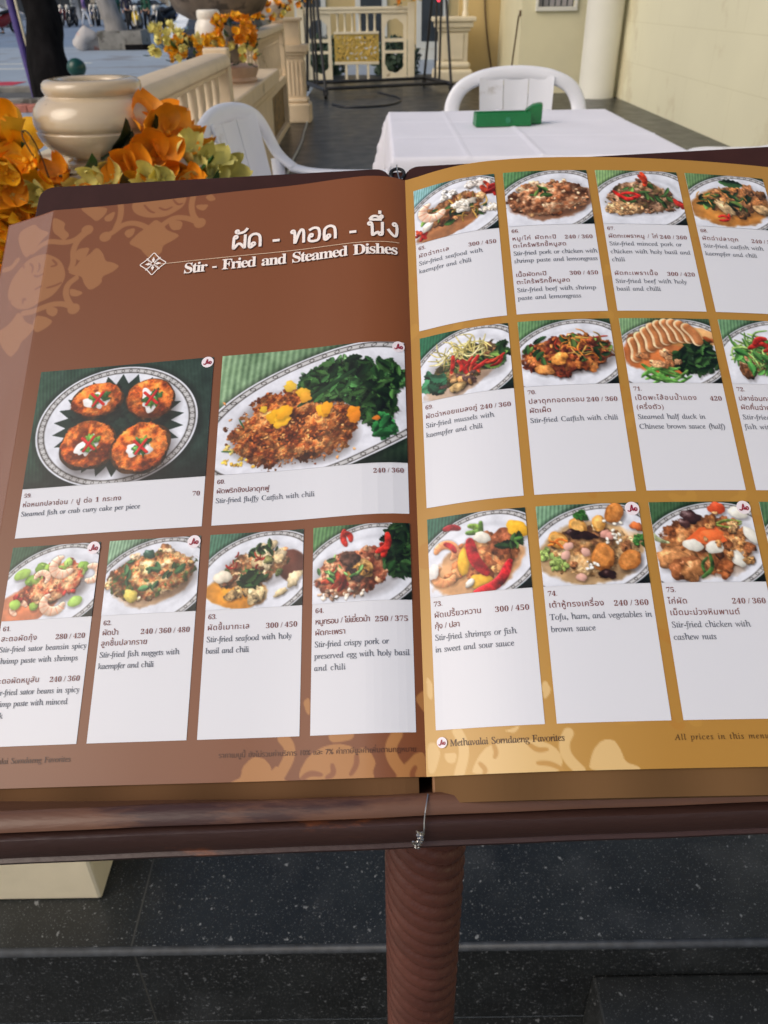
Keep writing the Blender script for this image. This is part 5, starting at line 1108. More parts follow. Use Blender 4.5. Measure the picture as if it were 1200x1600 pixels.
def dish75(c):
    std(c, (50, 78, 50), (22, 40, 26), -16); c.sauce(.5, .52, .42, .24, -4, (206, 150, 92), .4)
    c.heap(.5, .45, .40, .24, 0, 44, [(184, 116, 64), (206, 144, 90), (150, 84, 46), (172, 98, 54)], .07, .75, .22, .25, .3); c.heap(.24, .62, .16, .09, 0, 10, [(198, 130, 76), (176, 104, 60)], .09, .7, .2, .2, .3)
    c.blob(.40, .20, .09, .06, .1, (52, 30, 30), .2, .15, .7, .5); c.blob(.34, .26, .05, .04, .3, (60, 36, 34), .2, .2, .7, .4)
    c.poly([(.30, .43), (.46, .30), (.60, .28), (.68, .42), (.56, .47), (.44, .44)], (232, 96, 44)); c.blob(.54, .38, .12, .06, -.2, (236, 104, 48), .12, .06, .35, .1, 0); c.blob(.64, .12, .075, .06, .2, (226, 84, 46), .15, .1, .5, .1)
    for x, y, a in ((.82, .16, .2), (.90, .37, .9), (.74, .58, 1.2), (.56, .48, -.2), (.38, .46, .2)): c.blob(x, y, .085, .055, a, (230, 226, 212), .1, .04, .35, .15)
    c.strips(.72, .26, .02, .01, 2, [(150, 176, 76)], .26, .016, ang=6); c.strips(.45, .64, .02, .02, 2, [(120, 160, 70), (70, 110, 50)], .24, .022, ang=-70); c.strips(.1, .40, .03, .02, 2, [(196, 206, 150)], .2, .022, ang=18)
    c.heap(.66, .36, .22, .2, 0, 16, [(214, 160, 104), (196, 132, 76)], .032, .6); c.heap(.85, .58, .05, .04, 0, 4, [(206, 150, 90)], .035)
def dish76(c):
    std(c, (60, 90, 60)); c.sauce(.5, .5, .4, .24, -10, (206, 120, 60), .8); c.heap(.5, .48, .38, .2, -10, 50, BROWNS + TANS, .06); c.leaves(.5, .46, .3, .14, 16, GREENS, .06); c.strips(.5, .4, .3, .14, 6, REDS, .16, .03)
DISH = {k: globals()['dish%d' % k] for k in range(59, 77)}

# ------------------------------------------------------------------ lettering from Blender's own built-in fonts
_fc = bpy.data.curves.new('glyph', 'FONT'); _fo = bpy.data.objects.new('glyph', _fc); COL.objects.link(_fo)
_fc.resolution_u = 3
GL = {}
def _eval(body, off):
    _fc.body = body; _fc.offset = off; dg = bpy.context.evaluated_depsgraph_get(); dg.update()
    e = _fo.evaluated_get(dg); me = e.to_mesh(); V = np.array([v.co[:2] for v in me.vertices]).reshape(-1, 2); F = [tuple(p.vertices) for p in me.polygons]
    e.to_mesh_clear(); return V, F
def serif(ch):
    o = ord(ch)
    if 'A' <= ch <= 'Z': return chr(0x1D400 + o - 65)
    if 'a' <= ch <= 'z': return chr(0x1D41A + o - 97)
    if '0' <= ch <= '9': return chr(0x1D7CE + o - 48)
    return ch
def roman(ch):
    o = ord(ch)
    if ch == 'h': return chr(0x210E)
    if 'A' <= ch <= 'Z': return chr(0x1D434 + o - 65)
    if 'a' <= ch <= 'z': return chr(0x1D44E + o - 97)
    return ch
def glyph(ch, style):
    k = (ch, style)
    if k not in GL:
        thai = '\u0e00' <= ch <= '\u0e7f'
        off = {'text': .0 if thai else .004, 'price': .003 if thai else -.006, 'bold': .014 if thai else .006}[style]
        cc = ch if thai else (roman(ch) if style == 'text' else serif(ch))
        V, F = _eval(cc, off) if ch != ' ' else (np.zeros((0, 2)), [])
        if style == 'text' and not thai and ch.isalpha() and len(V): V = np.stack([V[:, 0] - V[:, 1] * .25 + .05, V[:, 1]], 1)
        W_, _ = _eval(cc + '|', 0)
        GL[k] = (V, F, W_[:, 0].max() - .168)
    return GL[k]
TONES = '\u0e48\u0e49\u0e4a\u0e4b\u0e4c'; UPV_ = '\u0e31\u0e34\u0e35\u0e36\u0e37\u0e47'; TALL = '\u0e1b\u0e1d\u0e1f'
def layout(txt, em, style, width=None, track=0., wordsp=1.35, hs=1.0):
    gl = []; x = 0; n = 0; prev = ''; base = ''
    for i, ch in enumerate(txt):
        V, F, adv = glyph(ch, style); dy = dx = 0
        if ch in TONES and (prev in UPV_ or txt[i + 1:i + 2] == '\u0e33'): dy = .19
        if (ch in TONES or ch in UPV_) and base in TALL: dx = -.10
        if ch in TONES and not dy and base not in TALL: dy = .0
        gl.append((V, F, x + dx, dy, n if adv > .01 else max(n - 1, 0))); x += adv * (wordsp if ch == ' ' else 1)
        if adv > .01: n += 1; base = ch
        prev = ch
    nat = x * em * hs
    if width: track = (width - nat) / max(n - 1, 1)
    vs = []; fs = []; o = 0
    for V, F, gx, dy, k in gl:
        if not len(V): continue
        kk = k
        vs.append(np.stack([(V[:, 0] + gx) * em * hs + kk * track, (V[:, 1] + dy) * em], 1)); fs += [tuple(i + o for i in f) for f in F]; o += len(V)
    return (np.concatenate(vs) if vs else np.zeros((0, 2))), fs, nat + track * max(n - 1, 0)

class Sheet:
    """white panel or bare patch of page carrying lettering; mm, x to the right, y up the page"""
    def __init__(s, side): s.side = side; s.v = []; s.f = []; s.c = []; s.n = 0
    def pts(s, a, v, off, faces, col):
        p = page_pts(s.side, np.asarray(a), np.asarray(v), off); s.v.append(p); s.f += [tuple(i + s.n for i in f) for f in faces]
        s.c.append(np.tile(lin(col), (len(p), 1))); s.n += len(p)
    def panel(s, aL, aR, v0, v1, off, col, nx=14, ny=14):
        A, V = np.meshgrid(np.linspace(aL, aR, nx), np.linspace(v1, v0, ny)); i = (np.arange(ny - 1)[:, None] * nx + np.arange(nx - 1)).ravel()
        s.pts(A.ravel(), V.ravel(), off, [(k, k + nx, k + nx + 1, k + 1) for k in i], col)
    def text(s, txt, aL, v, em, col, off=.0006, style='text', right=False, **kw):
        V, F, wd = layout(txt, em, style, **kw)
        if not len(V): return
        sg = 1 if s.side > 0 else -1
        x = V[:, 0] - (wd if right else 0)
        s.pts(aL + sg * x, v + V[:, 1], off, F if sg > 0 else F, col)
    def shape(s, xy, aL, v, col, off=.0006):
        xy = np.array(xy); sg = 1 if s.side > 0 else -1; s.pts(aL + sg * xy[:, 0], v + xy[:, 1], off, [tuple(range(len(xy)))], col)
    def ribbon(s, xy, wd, aL, v, col, off):
        xy = np.array(xy, float)
        for _ in range(2):
            Q = [xy[0]]
            for i in range(len(xy) - 1): Q += [xy[i] * .75 + xy[i + 1] * .25, xy[i] * .25 + xy[i + 1] * .75]
            Q.append(xy[-1]); xy = np.array(Q)
        t = np.gradient(xy, axis=0); t /= np.linalg.norm(t, axis=1)[:, None] + 1e-12; nn = np.stack([-t[:, 1], t[:, 0]], 1) * wd / 2
        q = np.concatenate([xy + nn, xy - nn]); n = len(xy); sg = 1 if s.side > 0 else -1
        s.pts(aL + sg * q[:, 0], v + q[:, 1], off, [(i, i + 1, i + 1 + n, i + n) for i in range(n - 1)], col)
    def done(s, name, parent):
        V = np.concatenate(s.v); me = bpy.data.meshes.new(name); me.from_pydata(V.tolist(), [], s.f); me.update()
        return finish(me, name, np.concatenate(s.c), M['print'], parent, False)

# ------------------------------------------------------------------ book, covers, pages
book = thing('menu_book', 'large open menu book of brown and gold pages with dish photos, tied to the stand', 'menu', tuple(BP))
def bk(o):                                   # parts were built in world space
    o.matrix_parent_inverse = Matrix.Translation(-Vector(BP)); return o
_t = R(3.0); X3 = math.cos(_t) * BX + math.sin(_t) * BN; N3 = np.cross(X3, BU)
def bpt(x, u, n): return tuple(BP + X3 * x + BU * u + N3 * n)

def rounded(x0, x1, y0, y1, r, n=6):
    pts = []
    for cx, cy, a0 in ((x1 - r, y1 - r, 0), (x0 + r, y1 - r, 90), (x0 + r, y0 + r, 180), (x1 - r, y0 + r, 270)):
        for k in range(n + 1):
            a = R(a0 + 90 * k / n); pts.append((cx + r * math.cos(a), cy + r * math.sin(a)))
    return pts
for x0, x1, u1 in ((-.2945, -.0115, .462), (-.0005, .300, .4625)):
    g = Geo(); pl = [bpt(x, u, -.0325) for x, u in rounded(x0, x1, -.012, u1, .012)]
    g.extrude(pl, (0, 0, 0), tuple(N3 * .0045)); bk(g.obj('cover', M['cover'], book, bevel=.001))
g = Geo(); g.extrude([bpt(x, u, -.0335) for x, u in ((-.0122, -.012), (.0002, -.012), (.0002, .459), (-.0122, .459))], (0, 0, 0), tuple(N3 * .004)); bk(g.obj('cover_spine', M['cover'], book, bevel=.0008))
# a ring through the top of the spine
g = Geo(); g.tube([bpt(-.006 + .0055 * math.cos(t), .4545 + .0055 * math.sin(t), -.0275) for t in np.linspace(0, 6.283, 20)], .0013, 8, cap=False); bk(g.obj('ring', M['black_metal'], book))

def page_stack(side, a1):
    na, nv = 40, 8; A, V = np.meshgrid(np.linspace(.004, a1, na), np.linspace(-.0135, .410, nv)); top = page_pts(side, A.ravel(), V.ravel(), -.0016)
    x = (top - BP) @ X3; u = (top - BP) @ BU; n = np.minimum((top - BP) @ N3 - .004, -.0275)
    bot = BP + x[:, None] * X3 + u[:, None] * BU + n[:, None] * N3
    i = (np.arange(nv - 1)[:, None] * na + np.arange(na - 1)).ravel(); N_ = na * nv
    F = [(k, k + 1, k + na + 1, k + na) for k in i] + [(k + N_, k + na + N_, k + na + 1 + N_, k + 1 + N_) for k in i]
    rim = [k for k in range(na)] + [r_ * na + na - 1 for r_ in range(1, nv)] + [(nv - 1) * na + k for k in range(na - 2, -1, -1)] + [r_ * na for r_ in range(nv - 2, 0, -1)]
    F += [(rim[j], rim[(j + 1) % len(rim)], rim[(j + 1) % len(rim)] + N_, rim[j] + N_) for j in range(len(rim))]
    P_ = np.concatenate([top, bot]); me = bpy.data.meshes.new('page_stack'); me.from_pydata(P_.tolist(), [], F); me.update()
    c0 = lin((98, 70, 46)) if side < 0 else lin((106, 78, 50))
    col = np.tile(c0, (len(P_), 1)); k = np.tile(np.sin(A.ravel() * 90) * .5 + .5, 2)[:, None]; col = col * (.85 + .3 * k)
    bk(finish(me, 'page_stack', col, M['page_edge'], book, False))
page_stack(-1, .296); page_stack(1, .296)
for dx in (-.0075, .0075):                   # the two binding tubes that show at the foot of the spine
    g = Geo(); g.tube([bpt(dx - .002, u, -.0058 - .02 * min(max(u, 0) / .05, .4)) for u in (-.0165, -.004, .05, .2, .40)], .0026, 10); bk(g.obj('binding_tube', M['tan'], book))

# page backgrounds, painted at 0.7 mm
def flower(c, x, y, r, a, col, al=.9):
    pts = []
    for k in range(64):
        t = 6.283 * k / 64; q = t % (6.283 / 4) / (6.283 / 4)
        rr = r * (.50 + .50 * abs(1 - 2 * q) ** 1.3 + .10 * math.sin(q * 6.283) ** 2); pts.append((x + rr * math.cos(t + a), y + rr * math.sin(t + a)))
    c.poly(pts, col, al)
def scroll(c, pts, wd, col, ball=0.0):
    c.stroke(pts, wd, col, 0, False, 0, 0, 1, 0)
    if ball: c.blob(pts[-1][0], pts[-1][1], ball, ball, 0, col, 0, 0, 0, 0, 0)
def swirl(c, x, y, r, col, base, flip=1):
    c.blob(x, y, r, r * 1.05, 0, col, .05, 0, 0, 0, 0)
    for k in range(5):
        a = .5 + k * 1.05; p = [(x + flip * r * q * math.cos(a + .9 * (1 - q)), y + r * q * math.sin(a + .9 * (1 - q))) for q in (.45, .7, .95, 1.1)]
        c.stroke(p, r * .05, base, 0, True, 0, 0, 1, 0)

# outlines of the printed scrollwork, in millimetres (a, v)
ORN_A = {"poly": [[[232.5, 381.3], [227.0, 375.5], [224.0, 367.1], [218.4, 365.7], [212.3, 361.8], [217.4, 356.8], [225.1, 353.8], [224.6, 347.5], [232.7, 341.7], [237.9, 348.1], [240.8, 355.5], [245.7, 356.8], [252.5, 360.3], [246.8, 364.8], [243.5, 370.8], [237.2, 375.0]], [[188.9, 402.0], [182.2, 396.1], [179.6, 390.5], [168.3, 384.4], [173.3, 380.2], [181.1, 376.4], [181.2, 370.0], [188.6, 363.7], [195.5, 371.7], [197.8, 375.3], [208.2, 381.4], [203.8, 387.4], [199.5, 391.7], [194.5, 396.1]], [[251.2, 420.4], [240.0, 420.0], [227.9, 417.8], [229.2, 411.2], [235.4, 404.8], [241.6, 410.9]], [[287.6, 412.6], [282.4, 405.5], [271.1, 398.8], [276.8, 395.1], [283.9, 387.5], [290.4, 380.7], [296.3, 388.4], [302.5, 402.0], [302.1, 408.6], [297.1, 411.6]], [[271.2, 413.8], [259.8, 406.9], [260.9, 401.2], [254.8, 394.8], [258.9, 389.4], [263.6, 394.0], [269.2, 399.4]], [[289.8, 332.8], [284.4, 327.8], [280.8, 321.5], [269.8, 314.6], [276.0, 307.7], [281.6, 305.2], [282.6, 299.4], [288.9, 293.7], [294.3, 298.8], [300.8, 306.6], [306.9, 320.4], [298.1, 322.8], [293.5, 327.0]], [[271.3, 324.5], [263.0, 322.2], [257.1, 317.9], [262.3, 312.4], [269.0, 308.9], [273.4, 316.4]], [[247.5, 381.0], [237.3, 381.8], [239.6, 372.8], [244.6, 369.4], [248.6, 373.8]], [[249.0, 346.2], [236.9, 341.0], [241.9, 337.7], [247.4, 339.0]], [[264.5, 332.2], [255.4, 329.1], [255.3, 323.8], [258.3, 321.8], [263.5, 325.3]], [[158.8, 411.1], [147.8, 410.4], [151.5, 404.3], [157.1, 407.2]], [[178.4, 399.7], [167.3, 397.4], [168.0, 389.3], [174.8, 389.4], [178.0, 394.7]], [[210.8, 394.8], [204.0, 395.6], [204.7, 389.1], [208.5, 386.3], [212.4, 390.9]], [[230.3, 408.8], [221.2, 414.5], [222.9, 404.6], [228.4, 404.4]], [[151.7, 417.7], [147.2, 420.9], [142.6, 413.9], [148.0, 412.9]]], "swirl": [[[278.7, 356.7], [254.4, 354.5], [282.1, 380.1]], [[187.5, 417.2], [166.6, 414.3], [188.8, 431.1]]], "cut": [[[286.1, 374.7], [282.1, 370.9], [282.6, 364.9]], [[276.9, 372.4], [275.3, 367.5], [277.1, 364.4]], [[271.2, 360.8], [276.4, 359.6], [280.2, 362.3]], [[271.0, 349.8], [276.9, 348.7]], [[283.8, 341.5], [287.5, 344.1], [286.0, 338.6]], [[299.1, 345.7], [299.7, 341.1], [297.0, 336.4]], [[265.5, 373.0], [260.7, 367.8], [266.0, 366.7]], [[255.8, 351.5], [260.8, 348.9], [266.7, 347.8]], [[199.3, 416.8], [194.5, 410.2], [190.1, 408.0]], [[187.1, 412.6], [182.0, 409.1], [176.7, 412.0]], [[176.6, 418.8], [172.7, 413.1], [168.7, 414.3]], [[298.2, 374.0], [294.1, 378.5], [291.1, 371.9]]], "arm": [[[242.4, 395.2], [248.3, 389.2], [250.7, 379.7], [248.8, 369.8], [250.0, 363.5]], [[226.7, 390.1], [220.3, 394.3], [214.1, 400.2], [205.9, 400.8], [197.3, 396.7], [191.3, 391.5]], [[219.8, 395.9], [216.9, 406.3], [217.2, 415.7], [219.1, 422.7]], [[154.1, 393.9], [159.3, 399.6], [162.1, 410.0], [161.1, 419.9]], [[154.8, 394.0], [164.8, 400.0], [174.5, 401.7], [180.9, 397.6], [185.3, 393.2]], [[243.9, 396.1], [250.0, 389.4], [258.0, 387.7], [269.3, 390.4], [277.4, 389.4], [284.9, 385.2]], [[243.2, 327.4], [248.0, 333.7], [251.5, 341.8], [250.8, 349.5], [245.1, 354.4]], [[243.2, 327.9], [250.5, 332.4], [258.6, 333.2], [265.0, 331.5], [272.5, 328.4], [284.7, 330.1]], [[299.4, 382.1], [303.9, 376.0], [310.7, 376.4]]], "ball": [[241.8, 398.1], [226.7, 390.1], [154.1, 393.6], [243.2, 327.4]]}
ORN_B = {"poly": [[[109.9, -1.2], [107.7, 1.4], [103.2, 2.9], [102.9, 8.2], [96.8, 14.0], [90.7, 13.0], [86.8, 9.4], [85.2, 4.0], [80.2, 2.6], [76.1, 0.0], [76.7, -2.1]], [[70.4, 0.4], [70.0, 5.6], [65.5, 13.0], [57.5, 17.8], [48.3, 19.3], [40.3, 17.4], [37.8, 13.2], [35.8, 17.2], [30.0, 13.8], [27.3, 8.4], [29.2, 4.3], [27.9, -0.9]], [[0.2, 47.2], [0.0, 43.9], [0.0, 34.5], [0.6, 34.9], [5.6, 42.1]], [[69.0, 42.8], [64.9, 45.4], [64.5, 34.7], [66.9, 36.5]], [[17.3, -3.2], [16.0, 4.5], [10.5, 8.6], [5.9, 13.3], [0.3, 13.3], [0.0, -3.4]], [[87.2, 5.1], [82.7, 9.3], [80.3, 3.9], [83.6, 1.8]]], "cut": [[[68.7, 1.4], [64.2, 4.4], [57.3, 3.1]], [[51.7, 8.2], [50.5, 3.4], [55.0, 1.5]], [[38.1, 13.0], [37.9, 7.7], [41.5, 2.6]], [[6.2, 5.9], [8.5, 1.8], [6.4, -1.3]]], "arm": [[[79.9, 23.2], [75.8, 18.7], [76.1, 12.3], [79.8, 6.0], [82.5, 1.8]], [[15.8, 23.0], [19.6, 16.7], [18.7, 10.3], [13.9, 4.0], [10.7, -1.3]], [[50.6, 23.1], [46.0, 23.2], [42.6, 23.9]]]}
ORN_C = {"poly": [[[10.1, 12.4], [17.9, 12.5], [16.8, 7.1], [12.0, 7.3]], [[25.4, 0.7], [26.2, 4.4], [30.1, 10.7], [35.0, 15.1], [46.6, 17.6], [54.4, 17.4], [65.3, 15.7], [71.4, 11.4], [73.2, 4.7], [69.1, -0.9]], [[85.4, 0.2], [87.3, 7.5], [90.0, 12.2], [94.2, 15.8], [100.2, 15.7], [103.0, 10.2], [104.4, 4.4], [110.9, 2.2], [112.1, -0.5]], [[68.3, 47.8], [70.9, 42.0], [66.3, 36.4], [65.6, 45.7]], [[2.2, 55.0], [6.0, 49.9], [5.3, 40.5], [2.4, 43.1]], [[1.4, 17.8], [5.6, 18.7], [9.0, 13.0], [4.9, 2.1], [1.4, 2.3]], [[43.5, 22.1], [48.1, 23.0], [52.8, 25.0], [50.2, 20.7]]], "cut": [[[37.9, 15.8], [39.3, 11.4], [38.0, 8.7]], [[59.9, 5.2], [66.5, 4.9], [72.6, 1.6]], [[29.8, 6.4], [33.1, 3.0], [31.7, 0.4]], [[56.4, 14.9], [60.5, 11.5], [66.0, 11.9]]], "arm": [[[18.5, 23.6], [21.7, 17.2], [21.7, 10.1], [18.5, 1.5]], [[77.2, 19.6], [74.2, 14.8], [74.9, 7.8], [81.2, 0.8]]]}

def smooth_poly(P):
    for _ in range(2):
        Q = []
        for i in range(len(P)):
            p, q = P[i], P[(i + 1) % len(P)]; Q += [(p[0] * .8 + q[0] * .2, p[1] * .8 + q[1] * .2), (p[0] * .2 + q[0] * .8, p[1] * .2 + q[1] * .8)]
        P = Q
    return P
def ornament(c, O, g, col, base, arm, cut):
    W = c.W / c.k * c.k
    for p in O['arm']: c.stroke([g(*q) for q in p], arm, col, 0, False, 0, 0, 1, 0, 3)
    for q in O.get('ball', []): x, y = g(*q); c.blob(x, y, arm * 2.0, arm * 2.0, 0, col, 0, 0, 0, 0, 0)
    for m, e, t in O.get('swirl', []):
        x, y = g(*m); c.blob(x, y, abs(g(*e)[0] - x), abs(g(*t)[1] - y), 0, col, .03, 0, 0, 0, 0)
    for p in O['poly']: c.poly(smooth_poly([g(*q) for q in p]), col)
    for p in O['cut']: c.stroke([g(*q) for q in p], cut, base, 0, True, 0, 0, 1, 0, 3)
def brown_page():
    WM, HM = 315., 420.; c = Cv(WM, HM, 1 / .65, 5); g = lambda a, v: ((WM - a) / WM, (HM - v) / WM)
    Y, X = np.mgrid[0:c.H, 0:c.W]; u = X / c.W; v = Y / c.H
    base = np.array([122, 70, 38]) / 255; c.im[:] = base * (1 + .06 * (u - .5) - .03 * (v - .5))[..., None]
    ornament(c, ORN_A, g, (152, 101, 60), (128, 75, 43), 2.3 / WM, 1.0 / WM)
    ornament(c, ORN_B, g, (170, 116, 64), (136, 80, 44), 3.2 / WM, 1.5 / WM)
    return c.out()
def gold_page():
    WM, HM = 300., 420.; c = Cv(WM, HM, 1 / .7, 6); g = lambda a, v: (a / WM, (HM - v) / WM)
    Y, X = np.mgrid[0:c.H, 0:c.W]; u = (X / c.W)[..., None]; v = (Y / c.H)[..., None]
    c.im[:] = np.array([176, 129, 56]) / 255
    lo = np.clip((v - .60) * 2.4, 0, 1) * np.clip(1 - u * 2.4, 0, 1)
    c.im += lo * (np.array([206, 164, 96]) / 255 - c.im)
    for k in range(70):                       # faint tone-on-tone tracery between the cards
        a, b_ = c.g.random() * 200, 20 + c.g.random() * 390; x, y = g(a, b_); r = (5 + 8 * c.g.random()) / WM; t = c.g.random() * 6
        c.stroke([(x + r * q * math.cos(t + q * 3), y + r * q * math.sin(t + q * 3)) for q in (.2, .5, .8, 1.1)], r * .32, (190, 142, 62) if k % 2 else (176, 120, 46), 0, True, 0, 0, .5, 0)
    ornament(c, ORN_C, g, (218, 182, 122), (192, 146, 78), 2.8 / WM, 1.3 / WM)
    return c.out()
PL = bpy.data.objects.new('page', None); PR = bpy.data.objects.new('page', None)
pageL = bk(grid_sheet('page', -1, .315, .0, 0, .42, 0, brown_page(), book, M['print']))
pageR = bk(grid_sheet('page', 1, .0, .300, 0, .42, 0, gold_page(), book, M['print']))
pageL['label'] = 'brown page headed with steamed dishes'; pageR['label'] = 'golden page of small dish cards'
def pg(o): return o
fm = bpy.data.materials.new('painted_glare_veil'); fm.use_nodes = True; _n = fm.node_tree.nodes; _l = fm.node_tree.links  # pale see-through veil standing in for glare on the page's outer margin
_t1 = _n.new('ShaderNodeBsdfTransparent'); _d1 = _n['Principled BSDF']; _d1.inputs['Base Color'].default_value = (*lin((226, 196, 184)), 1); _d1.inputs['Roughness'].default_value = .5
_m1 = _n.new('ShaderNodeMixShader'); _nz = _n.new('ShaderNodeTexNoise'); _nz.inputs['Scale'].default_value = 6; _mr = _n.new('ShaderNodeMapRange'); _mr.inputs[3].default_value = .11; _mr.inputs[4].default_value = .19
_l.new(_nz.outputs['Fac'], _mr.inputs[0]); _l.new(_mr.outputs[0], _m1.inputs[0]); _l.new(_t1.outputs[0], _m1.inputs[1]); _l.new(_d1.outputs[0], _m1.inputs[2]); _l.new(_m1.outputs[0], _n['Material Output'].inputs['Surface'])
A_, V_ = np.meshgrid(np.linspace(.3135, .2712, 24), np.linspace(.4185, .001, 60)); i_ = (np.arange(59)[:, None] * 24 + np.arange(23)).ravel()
me_ = bpy.data.meshes.new('glare_veil'); me_.from_pydata(page_pts(-1, A_.ravel(), V_.ravel(), .0004).tolist(), [], [(k, k + 24, k + 25, k + 1) for k in i_]); me_.update()
finish(me_, 'glare_veil', np.ones((len(A_.ravel()), 3)), fm, pageL)
RED = (118, 56, 46); GREY = (92, 96, 106); WHITE = (219, 219, 224)

def badge(side, a, v, r=.0042):
    s = Sheet(side); n = 28
    s.shape([(r * math.cos(6.283 * k / n), r * math.sin(6.283 * k / n)) for k in range(n)], a, v, (238, 226, 230), .0009)
    q = lambda *p: [(x * r, y * r) for x, y in p]
    for p, wd in ((q((-.66, -.30), (-.50, -.46), (-.30, -.42), (-.18, .05), (-.02, .60), (.02, .10), (.06, -.34)), .17), (q((-.30, -.40), (-.10, -.22), (.05, -.30)), .13),
                  (q((.10, -.40), (.30, .02), (.52, .10), (.66, -.10), (.56, -.36), (.36, -.40), (.30, -.22), (.44, -.14)), .16)):
        s.ribbon(p, wd * r, a, v, (150, 26, 50), .0012)
    return s.done('badge', None)

def card(side, page, aL, aR, v0, v1, vph, num, mark, lines, ppm=2.5, pn=True):
    """lines: (kind, text, price or None, y of baseline, measured width or None)"""
    s = Sheet(side); s.panel(aL, aR, v0, v1, .0003, WHITE); sg = 1 if side > 0 else -1
    a = aL + sg * .0018
    for kind, txt, price, y, wd in lines:
        if kind == 'n': s.text(txt, a, y, .0041, RED, style='price')
        elif kind == 't': s.text(txt, a, y, .0047, RED, style='price', width=wd, hs=1.0)
        elif kind == 'e': s.text(txt, a, y, .0048, GREY, style='text', width=wd, track=.00006)
        if price: s.text(price, aR - sg * .0026, y - .0004, .0045, RED, style='price', right=True, track=.0001, wordsp=.8)
    pg(s.done('caption_panel', page)); mm = 1000
    wmm, hmm = abs(aR - aL) * mm, (v1 - vph) * mm
    c = Cv(wmm, hmm, ppm, num); c.photo = True; DISH[num](c)
    pg(grid_sheet('dish_photo', side, aL, aR, vph, v1, .0006, c.out() * .97, page, M['print']))
    if mark:
        b = badge(side, aR - sg * .0040, v1 - .0038); b.parent = page; pg(b)

def rcard(col, row, num, mark, lines):
    rows = ((.2847, .4068), (.1557, .2786), (.0239, .1481)); v0, v1 = rows[row]; aL = .0063 + col * .0653
    vph = v1 - .0491
    card(1, pageR, aL, aL + .0591, v0, v1, vph, num, mark, [(k, t, p, vph - d, w_) for k, t, p, d, w_ in lines])
# offsets below the photograph: number 5.6 mm, then 6.6-7 mm a line
N1, L1, L2, L3, L4, L5, L6, L7 = .0056, .0123, .0190, .0258, .0326, .0394, .0462, .053
rcard(0, 0, 65, 0, [('n', '65.', None, N1, 0), ('t', 'ผัดฉ่าทะเล', '300 / 450', L1, .0222), ('e', 'Stir-fried seafood with', None, L2, .0452), ('e', 'kaempfer and chili', None, L3, .0372)])
rcard(1, 0, 66, 0, [('n', '66.', None, N1, 0), ('t', 'หมู/ไก่ ผัดกะปิ', '240 / 360', L1, .0300), ('t', 'ตะไคร้พริกขี้หนูสด', None, L1 + .0062, .0362), ('e', 'Stir-fried pork or chicken with', None, L1 + .0128, .0565), ('e', 'shrimp paste and lemongrass', None, L1 + .0192, .0560),
                    ('t', 'เนื้อผัดกะปิ', '300 / 450', .0430, .0205), ('t', 'ตะไคร้พริกขี้หนูสด', None, .0490, .0355), ('e', 'Stir-fried beef with shrimp', None, .0556, .0520), ('e', 'paste and lemongrass', None, .0620, .0415)])
rcard(2, 0, 67, 0, [('n', '67.', None, N1, 0), ('t', 'ผัดกะเพราหมู / ไก่', '240 / 360', L1, .0345), ('e', 'Stir-fried minced pork or', None, L2, .0500), ('e', 'chicken with holy basil and', None, L3, .0550), ('e', 'chili', None, L4, None),
                    ('t', 'ผัดกะเพราเนื้อ', '300 / 420', .0440, .0295), ('e', 'Stir-fried beef with holy', None, .0507, .0480), ('e', 'basil and chilli', None, .0570, .0295)])
rcard(3, 0, 68, 0, [('n', '68.', None, N1, 0), ('t', 'ผัดฉ่าปลาดุก', '240 / 360', L1, .0262), ('e', 'Stir-fried catfish with', None, L2, .0430), ('e', 'kaempfer and chili', None, L3, .0370)])
rcard(0, 1, 69, 0, [('n', '69.', None, N1, 0), ('t', 'ผัดฉ่าหอยแมลงภู่', '240 / 360', L1, .0338), ('e', 'Stir-fried mussels with', None, L2, .0440), ('e', 'kaempfer and chili', None, L3, .0365)])
rcard(1, 1, 70, 0, [('n', '70.', None, N1, 0), ('t', 'ปลาดุกทอดกรอบ', '240 / 360', L1, .0345), ('t', 'ผัดเผ็ด', None, L2 - .0002, .0135), ('e', 'Stir-fried Catfish with chili', None, L3, .0535)])
rcard(2, 1, 71, 0, [('n', '71.', None, N1, 0), ('t', 'เป็ดพะโล้อบน้ำแดง', '420', L1, .0388), ('t', '(ครึ่งตัว)', None, L2 - .0002, .0172), ('e', 'Steamed half duck in', None, L3, .0420), ('e', 'Chinese brown sauce (half)', None, L4, .0530)])
rcard(3, 1, 72, 0, [('n', '72.', None, N1, 0), ('t', 'ปลาช่อนทอด', '300 / 450', L1, None), ('t', 'ผัดคื่นฉ่าย', None, L2 - .0002, None), ('e', 'Stir-fried serpent-head', None, L3, None), ('e', 'fish with celery', None, L4, None)])
rcard(0, 2, 73, 0, [('n', '73.', None, N1, 0), ('t', 'ผัดเปรี้ยวหวาน', '300 / 450', L1, .0280), ('t', 'กุ้ง / ปลา', None, L2 - .0002, .0152), ('e', 'Stir-fried shrimps or fish', None, L3 - .0002, .0468), ('e', 'in sweet and sour sauce', None, L4 - .0002, .0450)])
rcard(1, 2, 74, 1, [('n', '74.', None, N1, 0), ('t', 'เต้าหู้ทรงเครื่อง', '240 / 360', L1, .0303), ('e', 'Tofu, ham, and vegetables in', None, L2 + .0004, .0557), ('e', 'brown sauce', None, L3 + .0004, .0243)])
rcard(2, 2, 75, 1, [('n', '75.', None, N1, 0), ('t', 'ไก่ผัด', '240 / 360', L1, .0108), ('t', 'เม็ดมะม่วงหิมพานต์', None, L2 - .0002, .0388), ('e', 'Stir-fried chicken with', None, L3, .0435), ('e', 'cashew nuts', None, L4, .0235)])
rcard(3, 2, 76, 0, [('n', '76.', None, N1, 0)])

